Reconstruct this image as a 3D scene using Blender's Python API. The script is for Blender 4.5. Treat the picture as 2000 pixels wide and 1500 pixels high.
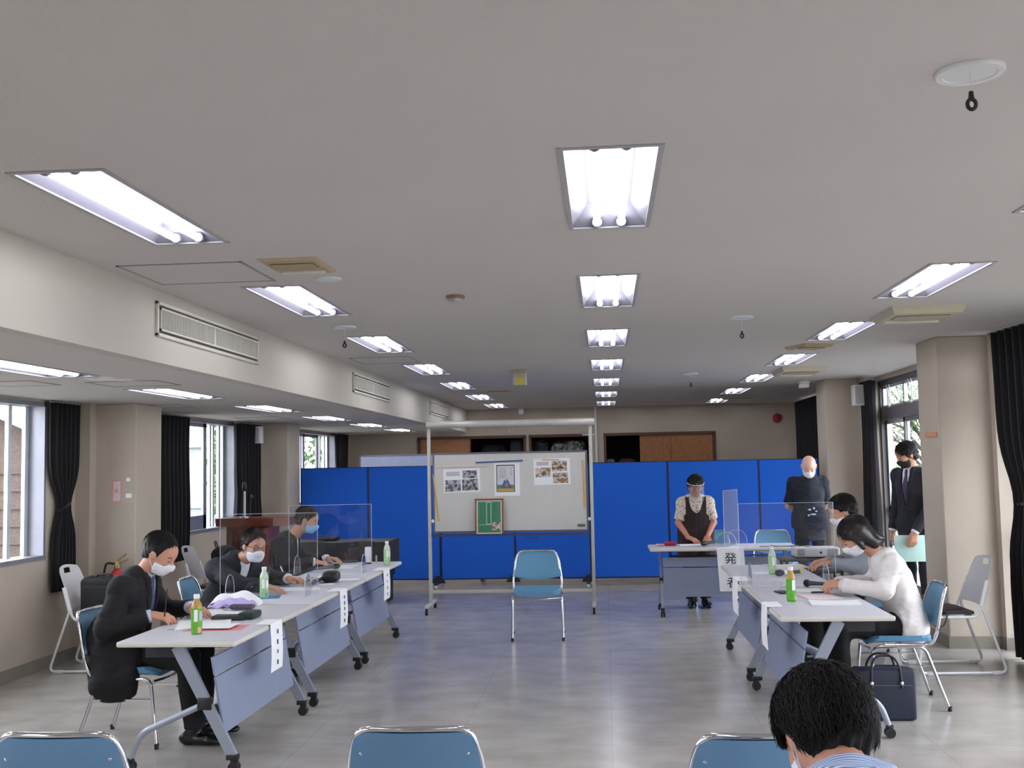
import bpy, bmesh, math, random
import numpy as np
from mathutils import Vector, Matrix
PI = math.pi
S = bpy.context.scene
for o in list(bpy.data.objects): bpy.data.objects.remove(o)
COL = S.collection
# ---------------------------------------------------------------- camera
CAM_H = 1.6; FPX = 2097.7; YAW, PITCH, ROLL = .0847, .0758, -.0194
def cam_axes():
    cy, sy = math.cos(YAW), math.sin(YAW)
    f = np.array([-sy, cy, 0]); r = np.array([cy, sy, 0]); u = np.array([0, 0, 1.])
    cp, sp = math.cos(PITCH), math.sin(PITCH)
    fw = f*cp+u*sp; u2 = -f*sp+u*cp
    cr, sr = math.cos(ROLL), math.sin(ROLL)
    return r*cr+u2*sr, -r*sr+u2*cr, fw
RR, UU, FW = cam_axes(); ORG = np.array([0, 0, CAM_H])
cam = bpy.data.cameras.new('camera'); co = bpy.data.objects.new('camera', cam); COL.objects.link(co)
cam.sensor_width = 36; cam.lens = FPX/2000*36; cam.clip_start = .05; cam.clip_end = 300
co.matrix_world = Matrix(((RR[0], UU[0], -FW[0], 0), (RR[1], UU[1], -FW[1], 0), (RR[2], UU[2], -FW[2], CAM_H), (0, 0, 0, 1)))
S.camera = co
# measured photo points -> points on the room's planes (z=, y= or x=)
def _ray(x, y): return (x-1000)/FPX*RR-(y-750)/FPX*UU+FW
def az(x, y, z): d = _ray(x, y); return Vector(ORG+d*(z-CAM_H)/d[2])
def ay(x, y, Y): d = _ray(x, y); return Vector(ORG+d*Y/d[1])
def ax(x, y, X): d = _ray(x, y); return Vector(ORG+d*X/d[0])
# ---------------------------------------------------------------- world, exposure
S.view_settings.view_transform = 'Standard'; S.view_settings.look = 'None'
S.view_settings.gamma = 1; S.view_settings.use_curve_mapping = False
S.view_settings.exposure = 0.2
TUBE_STRENGTH = 17.0
SKY = 9.5
w = bpy.data.worlds.new('overcast_sky'); S.world = w; w.use_nodes = True
nt = w.node_tree; bg = nt.nodes['Background']
tc = nt.nodes.new('ShaderNodeTexCoord'); sx = nt.nodes.new('ShaderNodeSeparateXYZ'); cr_ = nt.nodes.new('ShaderNodeValToRGB')
nt.links.new(tc.outputs['Generated'], sx.inputs[0]); nt.links.new(sx.outputs['Z'], cr_.inputs[0]); nt.links.new(cr_.outputs[0], bg.inputs[0])
cr_.color_ramp.elements[0].position = 0.0; cr_.color_ramp.elements[0].color = (.86, .88, .95, 1)
cr_.color_ramp.elements[1].position = .7; cr_.color_ramp.elements[1].color = (.90, .92, 1.0, 1)
bg.inputs[1].default_value = SKY
# ---------------------------------------------------------------- materials
def srgb(r, g, b):
    f = lambda c: (c/255/12.92) if c/255 <= .04045 else ((c/255+.055)/1.055)**2.4
    return (f(r), f(g), f(b))
MATS = {}
def mat(name, col, rough=.55, metal=0, var=.06, scale=6, bump=0, bscale=120, spec=.5, coat=0, sheen=0, emit=None, sss=0):
    if name in MATS: return MATS[name]
    m = bpy.data.materials.new(name); m.use_nodes = True; t = m.node_tree; n = t.nodes; l = t.links
    b = n['Principled BSDF']; b.inputs['Roughness'].default_value = rough; b.inputs['Metallic'].default_value = metal
    b.inputs['Specular IOR Level'].default_value = spec; b.inputs['Coat Weight'].default_value = coat
    if sheen: b.inputs['Sheen Weight'].default_value = sheen
    if sss:
        b.inputs['Subsurface Weight'].default_value = sss; b.inputs['Subsurface Radius'].default_value = (1, .35, .2); b.inputs['Subsurface Scale'].default_value = .01
    c = srgb(*col)
    o = n.new('ShaderNodeTexCoord'); no = n.new('ShaderNodeTexNoise'); no.inputs['Scale'].default_value = scale; no.inputs['Detail'].default_value = 4
    l.new(o.outputs['Object'], no.inputs['Vector'])
    r = n.new('ShaderNodeValToRGB'); l.new(no.outputs[0], r.inputs[0])
    r.color_ramp.elements[0].position = .3; r.color_ramp.elements[1].position = .7
    r.color_ramp.elements[0].color = (*[x*(1-var) for x in c], 1); r.color_ramp.elements[1].color = (*[min(1, x*(1+var)) for x in c], 1)
    l.new(r.outputs[0], b.inputs['Base Color'])
    if bump:
        n2 = n.new('ShaderNodeTexNoise'); n2.inputs['Scale'].default_value = bscale; l.new(o.outputs['Object'], n2.inputs['Vector'])
        bm_ = n.new('ShaderNodeBump'); bm_.inputs['Strength'].default_value = bump; bm_.inputs['Distance'].default_value = .01
        l.new(n2.outputs[0], bm_.inputs['Height']); l.new(bm_.outputs[0], b.inputs['Normal'])
    if emit:
        b.inputs['Emission Color'].default_value = (*emit[0], 1); b.inputs['Emission Strength'].default_value = emit[1]
    MATS[name] = m; return m
def mat_clear(name, tint=(1, 1, 1), refl=1.0, haze=0, hazecol=(1, 1, 1)):
    if name in MATS: return MATS[name]
    m = bpy.data.materials.new(name); m.use_nodes = True; t = m.node_tree; n = t.nodes; l = t.links
    n.remove(n['Principled BSDF']); out = n['Material Output']
    tr = n.new('ShaderNodeBsdfTransparent'); tr.inputs[0].default_value = (*tint, 1)
    gl = n.new('ShaderNodeBsdfGlossy'); gl.inputs['Roughness'].default_value = .03
    ge = n.new('ShaderNodeNewGeometry'); dp = n.new('ShaderNodeVectorMath'); dp.operation = 'DOT_PRODUCT'
    l.new(ge.outputs['Normal'], dp.inputs[0]); l.new(ge.outputs['Incoming'], dp.inputs[1])
    def mth(op, a, b=None):
        q = n.new('ShaderNodeMath'); q.operation = op; l.new(a, q.inputs[0])
        if b is not None: q.inputs[1].default_value = b
        return q.outputs[0]
    c = mth('ABSOLUTE', dp.outputs['Value']); c = mth('MULTIPLY', c, -1); c = mth('ADD', c, 1); c = mth('POWER', c, 5); c = mth('MULTIPLY', c, .96*refl*.6); c = mth('ADD', c, .035*refl)
    mx = n.new('ShaderNodeMixShader'); l.new(c, mx.inputs[0]); l.new(tr.outputs[0], mx.inputs[1]); l.new(gl.outputs[0], mx.inputs[2])
    last = mx
    if haze:
        df = n.new('ShaderNodeBsdfDiffuse'); df.inputs[0].default_value = (*hazecol, 1)
        m2 = n.new('ShaderNodeMixShader'); m2.inputs[0].default_value = haze; l.new(mx.outputs[0], m2.inputs[1]); l.new(df.outputs[0], m2.inputs[2]); last = m2
    l.new(last.outputs[0], out.inputs[0]); MATS[name] = m; return m
def mat_wood(name, c1, c2, rough=.4, scale=4, axis=2, stretch=12):
    if name in MATS: return MATS[name]
    m = bpy.data.materials.new(name); m.use_nodes = True; t = m.node_tree; n = t.nodes; l = t.links; b = n['Principled BSDF']
    o = n.new('ShaderNodeTexCoord'); mp = n.new('ShaderNodeMapping'); sc = [scale*stretch]*3; sc[axis] = scale
    mp.inputs['Scale'].default_value = sc; l.new(o.outputs['Object'], mp.inputs[0])
    no = n.new('ShaderNodeTexNoise'); no.inputs['Detail'].default_value = 6; l.new(mp.outputs[0], no.inputs['Vector'])
    r = n.new('ShaderNodeValToRGB'); l.new(no.outputs[0], r.inputs[0]); r.color_ramp.elements[0].position = .35; r.color_ramp.elements[1].position = .65
    r.color_ramp.elements[0].color = (*srgb(*c1), 1); r.color_ramp.elements[1].color = (*srgb(*c2), 1)
    l.new(r.outputs[0], b.inputs['Base Color']); b.inputs['Roughness'].default_value = rough
    MATS[name] = m; return m
def mat_floor():
    m = bpy.data.materials.new('vinyl_floor'); m.use_nodes = True; t = m.node_tree; n = t.nodes; l = t.links; b = n['Principled BSDF']
    o = n.new('ShaderNodeTexCoord'); br = n.new('ShaderNodeTexBrick'); l.new(o.outputs['Object'], br.inputs['Vector'])
    br.inputs['Scale'].default_value = 1; br.inputs['Brick Width'].default_value = .9; br.inputs['Row Height'].default_value = .9; br.offset = 0
    br.inputs['Mortar Size'].default_value = .0018; br.inputs['Mortar Smooth'].default_value = .3
    no = n.new('ShaderNodeTexNoise'); no.inputs['Scale'].default_value = 3; no.inputs['Detail'].default_value = 7
    mp = n.new('ShaderNodeMapping'); mp.inputs['Scale'].default_value = (1, 1.4, 1); l.new(o.outputs['Object'], mp.inputs[0]); l.new(mp.outputs[0], no.inputs['Vector'])
    r = n.new('ShaderNodeValToRGB'); l.new(no.outputs[0], r.inputs[0]); r.color_ramp.elements[0].position = .3; r.color_ramp.elements[1].position = .72
    r.color_ramp.elements[0].color = (*srgb(160, 154, 148), 1); r.color_ramp.elements[1].color = (*srgb(184, 178, 172), 1)
    mx = n.new('ShaderNodeMix'); mx.data_type = 'RGBA'; l.new(br.outputs['Fac'], mx.inputs[0]); l.new(r.outputs[0], mx.inputs[6]); mx.inputs[7].default_value = (*srgb(142, 136, 129), 1)
    l.new(mx.outputs[2], b.inputs['Base Color'])
    n2 = n.new('ShaderNodeTexNoise'); n2.inputs['Scale'].default_value = 1.6; n2.inputs['Detail'].default_value = 3; l.new(mp.outputs[0], n2.inputs['Vector'])
    rr = n.new('ShaderNodeMapRange'); rr.inputs['To Min'].default_value = .2; rr.inputs['To Max'].default_value = .27; l.new(n2.outputs[0], rr.inputs[0]); l.new(rr.outputs[0], b.inputs['Roughness'])
    n3 = n.new('ShaderNodeTexNoise'); n3.inputs['Scale'].default_value = 5; l.new(o.outputs['Object'], n3.inputs['Vector'])
    bu = n.new('ShaderNodeBump'); bu.inputs['Strength'].default_value = .012; bu.inputs['Distance'].default_value = .01; l.new(n3.outputs[0], bu.inputs['Height']); l.new(bu.outputs[0], b.inputs['Normal'])
    b.inputs['Specular IOR Level'].default_value = .55
    return m
WALL = mat('plaster_wall', (179, 167, 152), .85, var=.05, scale=1.5, bump=.25, bscale=90)
CEIL = mat('ceiling_paint', (205, 199, 195), .9, var=.02, scale=.8, bump=.1, bscale=60)
BEAM = mat('bulkhead_paint', (196, 189, 180), .85, var=.03, scale=1.5)
BASEB = mat('grey_baseboard', (128, 122, 110), .6)
FLOOR = mat_floor()
ALU = mat('aluminium_frame', (150, 150, 158), .45, .6)
ALUW = mat('pale_aluminium', (205, 212, 216), .4, .3)
CHROME = mat('chrome', (215, 215, 220), .12, 1.0, var=.01)
CHAIRBLUE = mat('blue_vinyl', (92, 144, 176), .42, var=.04, bump=.1, bscale=300)
CHAIRBACK = mat('blue_shell', (96, 134, 168), .5, var=.05)
WHITEP = mat('white_plastic', (226, 224, 226), .4, var=.01)
WHITEM = mat('white_enamel', (228, 228, 230), .35, .1, var=.01)
BLACKP = mat('black_plastic', (22, 22, 24), .45)
TABLETOP = mat('grey_laminate', (198, 197, 205), .42, var=.02, scale=40)
TABLEEDGE = mat('cream_edge', (205, 200, 190), .5, var=.02)
TABLELEG = mat('silver_paint', (150, 156, 168), .38, .45, var=.02)
PANELM = mat('slate_steel', (134, 142, 165), .5, .15, var=.03)
BLUEP = mat('blue_partition', (16, 88, 192), .9, var=.07, scale=60, bump=.15, bscale=400)
NAVYP = mat('navy_trim', (14, 20, 60), .6)
CURT = mat('black_curtain', (9, 9, 14), .95, var=.2, sheen=.15)
PAPER = mat('paper', (238, 238, 240), .8, var=.01)
PAPERL = mat('lilac_paper', (190, 175, 225), .8, var=.03)
PAPERP = mat('pink_folder', (222, 140, 148), .7)
INK = mat('ink', (40, 40, 45), .8)
BROWNF = mat_wood('brown_door_wood', (138, 88, 50), (170, 114, 68), .45, 3, 2, 10)
BROWNT = mat('brown_trim', (86, 52, 34), .5)
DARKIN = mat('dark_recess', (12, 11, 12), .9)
BEIGEP = mat('beige_plastic', (192, 184, 162), .55, var=.03)
TANP = mat('tan_vent', (184, 164, 134), .6)
GREYV = mat('vent_dark', (88, 82, 74), .7)
LECT = mat_wood('red_lectern_wood', (92, 38, 26), (124, 56, 36), .3, 3, 0, 8)
SKIN = mat('skin', (196, 142, 116), .5, var=.05, scale=25, sss=.15)
SKIN2 = mat('skin_ruddy', (192, 128, 108), .5, var=.08, scale=18, sss=.15)
HAIR = mat('black_hair', (18, 14, 14), .5, spec=.35, var=.2, scale=60)
SUIT = mat('dark_suit', (15, 14, 17), .85, var=.08, scale=8, bump=.2, bscale=25)
SUIT2 = mat('charcoal_suit', (26, 28, 35), .8, var=.08, scale=8, bump=.2, bscale=25)
NAVY = mat('navy_suit', (15, 17, 28), .8, var=.08, scale=8, bump=.2, bscale=25)
TROU = mat('black_trousers', (14, 13, 16), .85, var=.08, bump=.2, bscale=25)
SHOE = mat('black_leather', (12, 12, 13), .28, var=.1)
SHIRTB = mat('pale_blue_shirt', (178, 190, 216), .75, bump=.2, bscale=30)
SHIRTW = mat('white_shirt', (225, 226, 230), .75, bump=.2, bscale=30)
MASKW = mat('white_mask', (226, 226, 232), .8, var=.01, bump=.2, bscale=60)
MASKB = mat('blue_mask', (130, 190, 226), .8, var=.03)
MASKK = mat('black_mask', (16, 16, 20), .7)
# ---------------------------------------------------------------- mesh helpers
def I4(loc=(0, 0, 0), rz=0, rx=0, ry=0):
    return Matrix.Translation(loc) @ Matrix.Rotation(rz, 4, 'Z') @ Matrix.Rotation(ry, 4, 'Y') @ Matrix.Rotation(rx, 4, 'X')
def NB(): return bmesh.new()
def add_box(bm, c, s, M=None, bev=0, seg=2, rot=None):
    r = bmesh.ops.create_cube(bm, size=1); vs = r['verts']
    bmesh.ops.scale(bm, vec=s, verts=vs)
    if bev:
        es = list({e for v in vs for e in v.link_edges})
        g = bmesh.ops.bevel(bm, geom=es, offset=bev, segments=seg, affect='EDGES', profile=.5)
        vs = list({v for f in g['faces'] for v in f.verts} | {v for v in vs if v.is_valid})
    if rot is not None: bmesh.ops.transform(bm, matrix=rot.to_4x4(), verts=vs)
    bmesh.ops.translate(bm, vec=c, verts=vs)
    if M is not None: bmesh.ops.transform(bm, matrix=M, verts=vs)
    return vs
def bx(bm, x0, x1, y0, y1, z0, z1, M=None, bev=0, seg=2):
    return add_box(bm, ((x0+x1)/2, (y0+y1)/2, (z0+z1)/2), (abs(x1-x0), abs(y1-y0), abs(z1-z0)), M, bev, seg)
def fillet(pts, rad, seg=5):
    pts = [Vector(p) for p in pts]; out = [pts[0]]
    for i in range(1, len(pts)-1):
        a, b, c = pts[i-1], pts[i], pts[i+1]; r = rad[i] if isinstance(rad, (list, tuple)) else rad
        r = min(r, (a-b).length*.49, (c-b).length*.49); p = b+(a-b).normalized()*r; q = b+(c-b).normalized()*r
        for k in range(seg+1):
            t = k/seg; out.append(p*(1-t)**2+b*2*t*(1-t)+q*t*t)
    out.append(pts[-1]); return out
def add_tube(bm, pts, r, n=8, closed=False, M=None, flat=1.0, up=None):
    pts = [Vector(p) for p in pts]; m = len(pts); rings = []; nrm = None
    for i, p in enumerate(pts):
        if closed: t = (pts[(i+1) % m]-pts[i-1]).normalized()
        else: t = (pts[min(i+1, m-1)]-pts[max(i-1, 0)]).normalized()
        if nrm is None:
            a = Vector(up) if up is not None else (Vector((0, 0, 1)) if abs(t.z) < .9 else Vector((1, 0, 0)))
            nrm = (a-t*a.dot(t)).normalized()
        else: nrm = (nrm-t*nrm.dot(t)).normalized()
        b = t.cross(nrm); rr = r[i] if isinstance(r, (list, tuple)) else r
        ring = []
        for k in range(n):
            an = 2*PI*k/n; q = p+nrm*math.cos(an)*rr+b*math.sin(an)*rr*flat
            if M is not None: q = M @ q
            ring.append(bm.verts.new(q))
        rings.append(ring)
    L = m if closed else m-1
    for i in range(L):
        A, B = rings[i], rings[(i+1) % m]
        for k in range(n): bm.faces.new((A[k], A[(k+1) % n], B[(k+1) % n], B[k]))
    if not closed:
        bm.faces.new(rings[0][::-1]); bm.faces.new(rings[-1])
def add_lathe(bm, prof, c=(0, 0, 0), n=20, M=None):
    rings = []
    for r, z in prof:
        if r < 1e-6:
            q = Vector((c[0], c[1], c[2]+z)); rings.append([bm.verts.new(M @ q if M is not None else q)])
        else:
            ring = []
            for k in range(n):
                q = Vector((c[0]+r*math.cos(2*PI*k/n), c[1]+r*math.sin(2*PI*k/n), c[2]+z)); ring.append(bm.verts.new(M @ q if M is not None else q))
            rings.append(ring)
    for A, B in zip(rings, rings[1:]):
        for k in range(n):
            a, b = A[k % len(A)], A[(k+1) % n % len(A)]; c2, d = B[(k+1) % n % len(B)], B[k % len(B)]
            vs = []
            for v in (a, b, c2, d):
                if v not in vs: vs.append(v)
            if len(vs) > 2: bm.faces.new(vs)
    if len(rings[0]) > 1: bm.faces.new(rings[0][::-1])
    if len(rings[-1]) > 1: bm.faces.new(rings[-1])
def add_prism(bm, poly, h, M=None, z0=0):
    """polygon in local XY extruded z0..z0+h"""
    a = [bm.verts.new((M @ Vector((x, y, z0))) if M is not None else Vector((x, y, z0))) for x, y in poly]
    b = [bm.verts.new((M @ Vector((x, y, z0+h))) if M is not None else Vector((x, y, z0+h))) for x, y in poly]
    n = len(poly); bm.faces.new(a[::-1]); bm.faces.new(b)
    for i in range(n): bm.faces.new((a[i], a[(i+1) % n], b[(i+1) % n], b[i]))
def add_ball(bm, c, r, M=None, sub=2):
    g = bmesh.ops.create_icosphere(bm, subdivisions=sub, radius=1); vs = g['verts']
    s = r if isinstance(r, (tuple, list)) else (r, r, r)
    bmesh.ops.scale(bm, vec=s, verts=vs); bmesh.ops.translate(bm, vec=c, verts=vs)
    if M is not None: bmesh.ops.transform(bm, matrix=M, verts=vs)
def add_sheet(bm, fn, nu, nv, th=0):
    g = [[bm.verts.new(fn(i/nu, j/nv)) for j in range(nv+1)] for i in range(nu+1)]
    fs = [bm.faces.new((g[i][j], g[i+1][j], g[i+1][j+1], g[i][j+1])) for i in range(nu) for j in range(nv)]
    if th:      # closed shell: a second grid offset along the vertex normals
        for f in fs: f.normal_update()
        g2 = []
        for row in g:
            r2 = []
            for v in row:
                n = Vector((0, 0, 0))
                for f in v.link_faces: n += f.normal
                r2.append(bm.verts.new(v.co-n.normalized()*th if n.length > 1e-9 else v.co))
            g2.append(r2)
        for i in range(nu):
            for j in range(nv): bm.faces.new((g2[i][j], g2[i][j+1], g2[i+1][j+1], g2[i+1][j]))
        rim = [(i, 0) for i in range(nu)]+[(nu, j) for j in range(nv)]+[(i, nv) for i in range(nu, 0, -1)]+[(0, j) for j in range(nv, 0, -1)]
        for (a, b), (c, d) in zip(rim, rim[1:]+rim[:1]): bm.faces.new((g[c][d], g[a][b], g2[a][b], g2[c][d]))
def rrect(x0, x1, y0, y1, r, seg=4):
    out = []
    for cx, cy, a0 in ((x1-r, y1-r, 0), (x0+r, y1-r, 90), (x0+r, y0+r, 180), (x1-r, y0+r, 270)):
        for k in range(seg+1):
            a = math.radians(a0+90*k/seg); out.append((cx+r*math.cos(a), cy+r*math.sin(a)))
    return out
def obj(name, bm, m, parent=None, smooth=True, ang=40):
    me = bpy.data.meshes.new(name)
    if hasattr(bm, 'faces'):
        bmesh.ops.recalc_face_normals(bm, faces=bm.faces); bm.to_mesh(me); bm.free()
    me.materials.append(m)
    if smooth and len(me.polygons):
        me.polygons.foreach_set('use_smooth', [True]*len(me.polygons)); me.set_sharp_from_angle(angle=math.radians(ang))
    o = bpy.data.objects.new(name, me); COL.objects.link(o)
    if parent: o.parent = parent
    return o
def thing(name, label, cat, loc=(0, 0, 0), rz=0, group=None):
    o = bpy.data.objects.new(name, None); COL.objects.link(o); o.empty_display_size = .1
    o.location = loc; o.rotation_euler = (0, 0, rz); o['label'] = label; o['category'] = cat
    if group: o['group'] = group
    return o
def tag(o, label, cat, group=None, kind=None):
    o['label'] = label; o['category'] = cat
    if group: o['group'] = group
    if kind: o['kind'] = kind
    return o
def struct(name, bm, m, parent=None, smooth=False):
    o = obj(name, bm, m, parent, smooth)
    if not parent: o['kind'] = 'structure'
    return o
def dup(root, loc=None, rz=None, label=None, group=None):
    r = root.copy(); COL.objects.link(r)
    if loc is not None: r.location = loc
    if rz is not None: r.rotation_euler = (0, 0, rz)
    if label: r['label'] = label
    if group: r['group'] = group
    for ch in list(root.children):
        c = ch.copy(); COL.objects.link(c); c.parent = r
        for g in list(ch.children):
            d = g.copy(); COL.objects.link(d); d.parent = c
    return r
def text_mesh(body, size, M, m, name, parent, ext=.0005, align='CENTER'):
    cu = bpy.data.curves.new(name, 'FONT'); cu.body = body; cu.size = size; cu.extrude = ext; cu.align_x = align; cu.align_y = 'CENTER'; cu.resolution_u = 3
    t = bpy.data.objects.new(name, cu); COL.objects.link(t); bpy.context.view_layer.update()
    dg = bpy.context.evaluated_depsgraph_get(); me = bpy.data.meshes.new_from_object(t.evaluated_get(dg)); bpy.data.objects.remove(t)
    me.transform(M); me.materials.clear(); me.materials.append(m)
    o = bpy.data.objects.new(name, me); COL.objects.link(o)
    if parent: o.parent = parent
    return o
def basis(o, x, y):
    x = Vector(x).normalized(); y = Vector(y).normalized(); z = x.cross(y)
    return Matrix(((x.x, y.x, z.x, o[0]), (x.y, y.y, z.y, o[1]), (x.z, y.z, z.z, o[2]), (0, 0, 0, 1)))
# ================================================================ ROOM
XL, XR, YN, YF = -4.65, 3.45, -3.2, 19.5
ZC, ZL, XB = 2.63, 2.22, -2.5
ROWS = [3.447+2.384*i for i in range(-2, 7)]; COLS = (-2.0, -.119, 1.76); LW, LL = .327, 1.2
LROWS = [5.35+2.32*i for i in range(-2, 6)]; LCX = -3.53
def cells(us, vs, holes):
    us = sorted(set(us)); vs = sorted(set(vs)); out = []
    for a, b in zip(us, us[1:]):
        for c, d in zip(vs, vs[1:]):
            m, n = (a+b)/2, (c+d)/2
            if not any(h[0] < m < h[1] and h[2] < n < h[3] for h in holes): out.append((a, b, c, d))
    return out
def holed(name, axis, f0, f1, u0, u1, v0, v1, holes, m):
    us = [u0, u1]+[h[0] for h in holes]+[h[1] for h in holes]; vs = [v0, v1]+[h[2] for h in holes]+[h[3] for h in holes]
    us = [x for x in us if u0 <= x <= u1]; vs = [x for x in vs if v0 <= x <= v1]
    bm = NB()
    for a, b, c, d in cells(us, vs, holes):
        if axis == 'x': bx(bm, f0, f1, a, b, c, d)
        elif axis == 'y': bx(bm, a, b, f0, f1, c, d)
        else: bx(bm, a, b, c, d, f0, f1)
    bmesh.ops.remove_doubles(bm, verts=bm.verts, dist=1e-5)
    return struct(name, bm, m)
bm = NB(); bx(bm, XL-.2, XR+.25, YN-.1, YF+.9, -.1, 0); struct('floor', bm, FLOOR)
holes = [(x, x+LW, y, y+LL) for x in COLS for y in ROWS]
holed('ceiling', 'z', ZC, ZC+.02, XB-.02, XR+.2, YN, YF, holes, CEIL)
holed('ceiling', 'z', ZL, ZL+.02, XL-.1, XB-.1, YN, YF, [(LCX, LCX+LW, y, y+LL) for y in LROWS], CEIL)
VENTS = [(5.80, 7.58), (10.55, 12.37), (15.28, 17.1)]
bm = NB(); bx(bm, XB-.1, XB, YN, YF-.05, ZL, ZC+.02); struct('wall_bulkhead', bm, BEAM)
# roof slab above so no daylight leaks through the false ceilings
bm = NB(); bx(bm, XL-.2, XR+.25, YN-.1, YF+.9, ZC+.3, ZC+.4); struct('ceiling_slab', bm, CEIL)
# left wall with three window bays
LB = [(-2.5, .05), (1.0, 4.55), (5.45, 8.62), (11.0, 13.25), (15.6, 18.35)]
holed('wall_left', 'x', XL-.2, XL, YN, YF, 0, ZC+.3, [(a, b, .9, ZL-.02) for a, b in LB], WALL)
# right wall: full height glazing between the pillars
RB = [(-2.3, .1), (1.0, 4.8), (5.4, 9.3), (10.1, 14.0), (14.75, 18.6)]
holed('wall_right', 'x', XR, XR+.2, YN, YF, 0, ZC+.3, [(a, b, .02, 2.58) for a, b in RB], WALL)
bm = NB(); bx(bm, XL-.2, XR+.2, YN-.1, YN, 0, ZC+.3); struct('wall_front', bm, WALL)
# back wall with cupboard openings
def U(px, py): return ay(px, py, YF)
b1 = (U(818, 857).x, U(1024, 857).x, 1.0, 2.12); b2 = (U(1036, 852).x, U(1150, 852).x, 1.0, 2.12); b3 = (U(1182, 852).x, U(1394, 845).x, 1.0, 2.12)
holed('wall_back', 'y', YF, YF+.15, XL-.2, XR+.2, 0, ZC+.3, [b1, b2, b3], WALL)
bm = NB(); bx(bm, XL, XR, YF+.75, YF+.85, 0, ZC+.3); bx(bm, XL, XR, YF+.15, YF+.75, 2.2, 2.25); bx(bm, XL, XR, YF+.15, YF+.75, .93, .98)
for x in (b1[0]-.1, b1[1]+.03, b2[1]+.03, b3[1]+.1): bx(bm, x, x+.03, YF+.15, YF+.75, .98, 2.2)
struct('cupboard_recess', bm, DARKIN)  # recess shell behind the cupboard openings, its dark interior put into the colour
# pillars
def pillar(x0, x1, y0, y1, zt, jx0, jx1, jy):
    bm = NB(); bx(bm, x0, x1, y0, y1, 0, zt, bev=.012); bx(bm, jx0, jx1, jy, jy+.5, 0, zt); struct('wall_pillar', bm, WALL)
    bm = NB(); bx(bm, x0-.006, x1+.006, y0-.006, y1+.006, 0, .1); bx(bm, jx0-.006, jx1+.006, jy-.006, jy+.5, 0, .1); struct('baseboard_pillar', bm, BASEB)
for y in (9.25, 13.85, 4.6): pillar(XL-.02, -4.15, y, y+.55, ZL, XL-.02, -4.52, y-.12)
for y in (9.42, 14.08, 4.83): pillar(2.84, XR+.02, y, y+.58, ZC, 3.27, XR+.02, y-.1)
for nm, x0, x1, y0, y1 in (('left', XL, XL+.012, YN, YF), ('back', XL, XR, YF-.012, YF)):
    bm = NB(); bx(bm, x0, x1, y0, y1, 0, .1); struct('baseboard_'+nm, bm, BASEB)
# ---- left windows: sliding sashes
GLASS = mat_clear('window_glass', (.95, .97, .98), 1.2)
def left_window(k, y0, y1):
    z0, z1 = .9, ZL-.02; bm = NB(); x = XL-.12
    bx(bm, x-.05, XL+.012, y0, y1, z0, z0+.035); bx(bm, x-.05, XL+.005, y0, y1, z1-.035, z1)
    bx(bm, x-.05, XL+.005, y0, y0+.03, z0, z1); bx(bm, x-.05, XL+.005, y1-.03, y1, z0, z1)
    wd = struct('window_%d' % k, bm, ALU); wd['label'] = ('aluminium sliding window in the left wall, '+('nearest the front' if k <= 3 else 'behind the first left pillar' if k == 4 else 'farthest back')); wd['category'] = 'window'
    W = y1-y0
    sp = [(y0+.03, y0+W*.40, x+.02, 1), (y0+W*.36, y0+W*.74, x-.015, 1)]
    if k == 4: sp = [(y0+.03, y0+W*.34, x-.015, 0), (y0+W*.25, y0+W*.66, x+.02, 1)]
    for a, b, xx, thick in sp:
        bm = NB(); t = .045; bo = .16 if thick else .06
        bx(bm, xx-.014, xx+.014, a, a+t, z0+.03, z1-.03); bx(bm, xx-.014, xx+.014, b-t-.05, b, z0+.03, z1-.03)
        bx(bm, xx-.014, xx+.014, a, b, z0+.03, z0+.03+bo); bx(bm, xx-.014, xx+.014, a, b, z1-.03-t, z1-.03)
        s = struct('sash', bm, ALU, wd); bm = NB(); bx(bm, xx-.003, xx+.003, a+t, b-t-.05, z0+.03+bo, z1-.03-t); struct('pane', bm, GLASS, s)
    bm = NB(); a, b = y0+W*.76, y1-.03
    for yy in (a, a+.10, (a+b)/2+.05, b-.06): bx(bm, x-.04, x-.01, yy, yy+.05, z0+.03, z1-.03)
    struct('screen_frame', bm, ALUW, wd)
    bm = NB(); bx(bm, x-.028, x-.022, a, b, z0+.03, z1-.03); struct('pane', bm, GLASS, wd)
for k, (a, b) in enumerate(LB): left_window(k+1, a, b)
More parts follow.
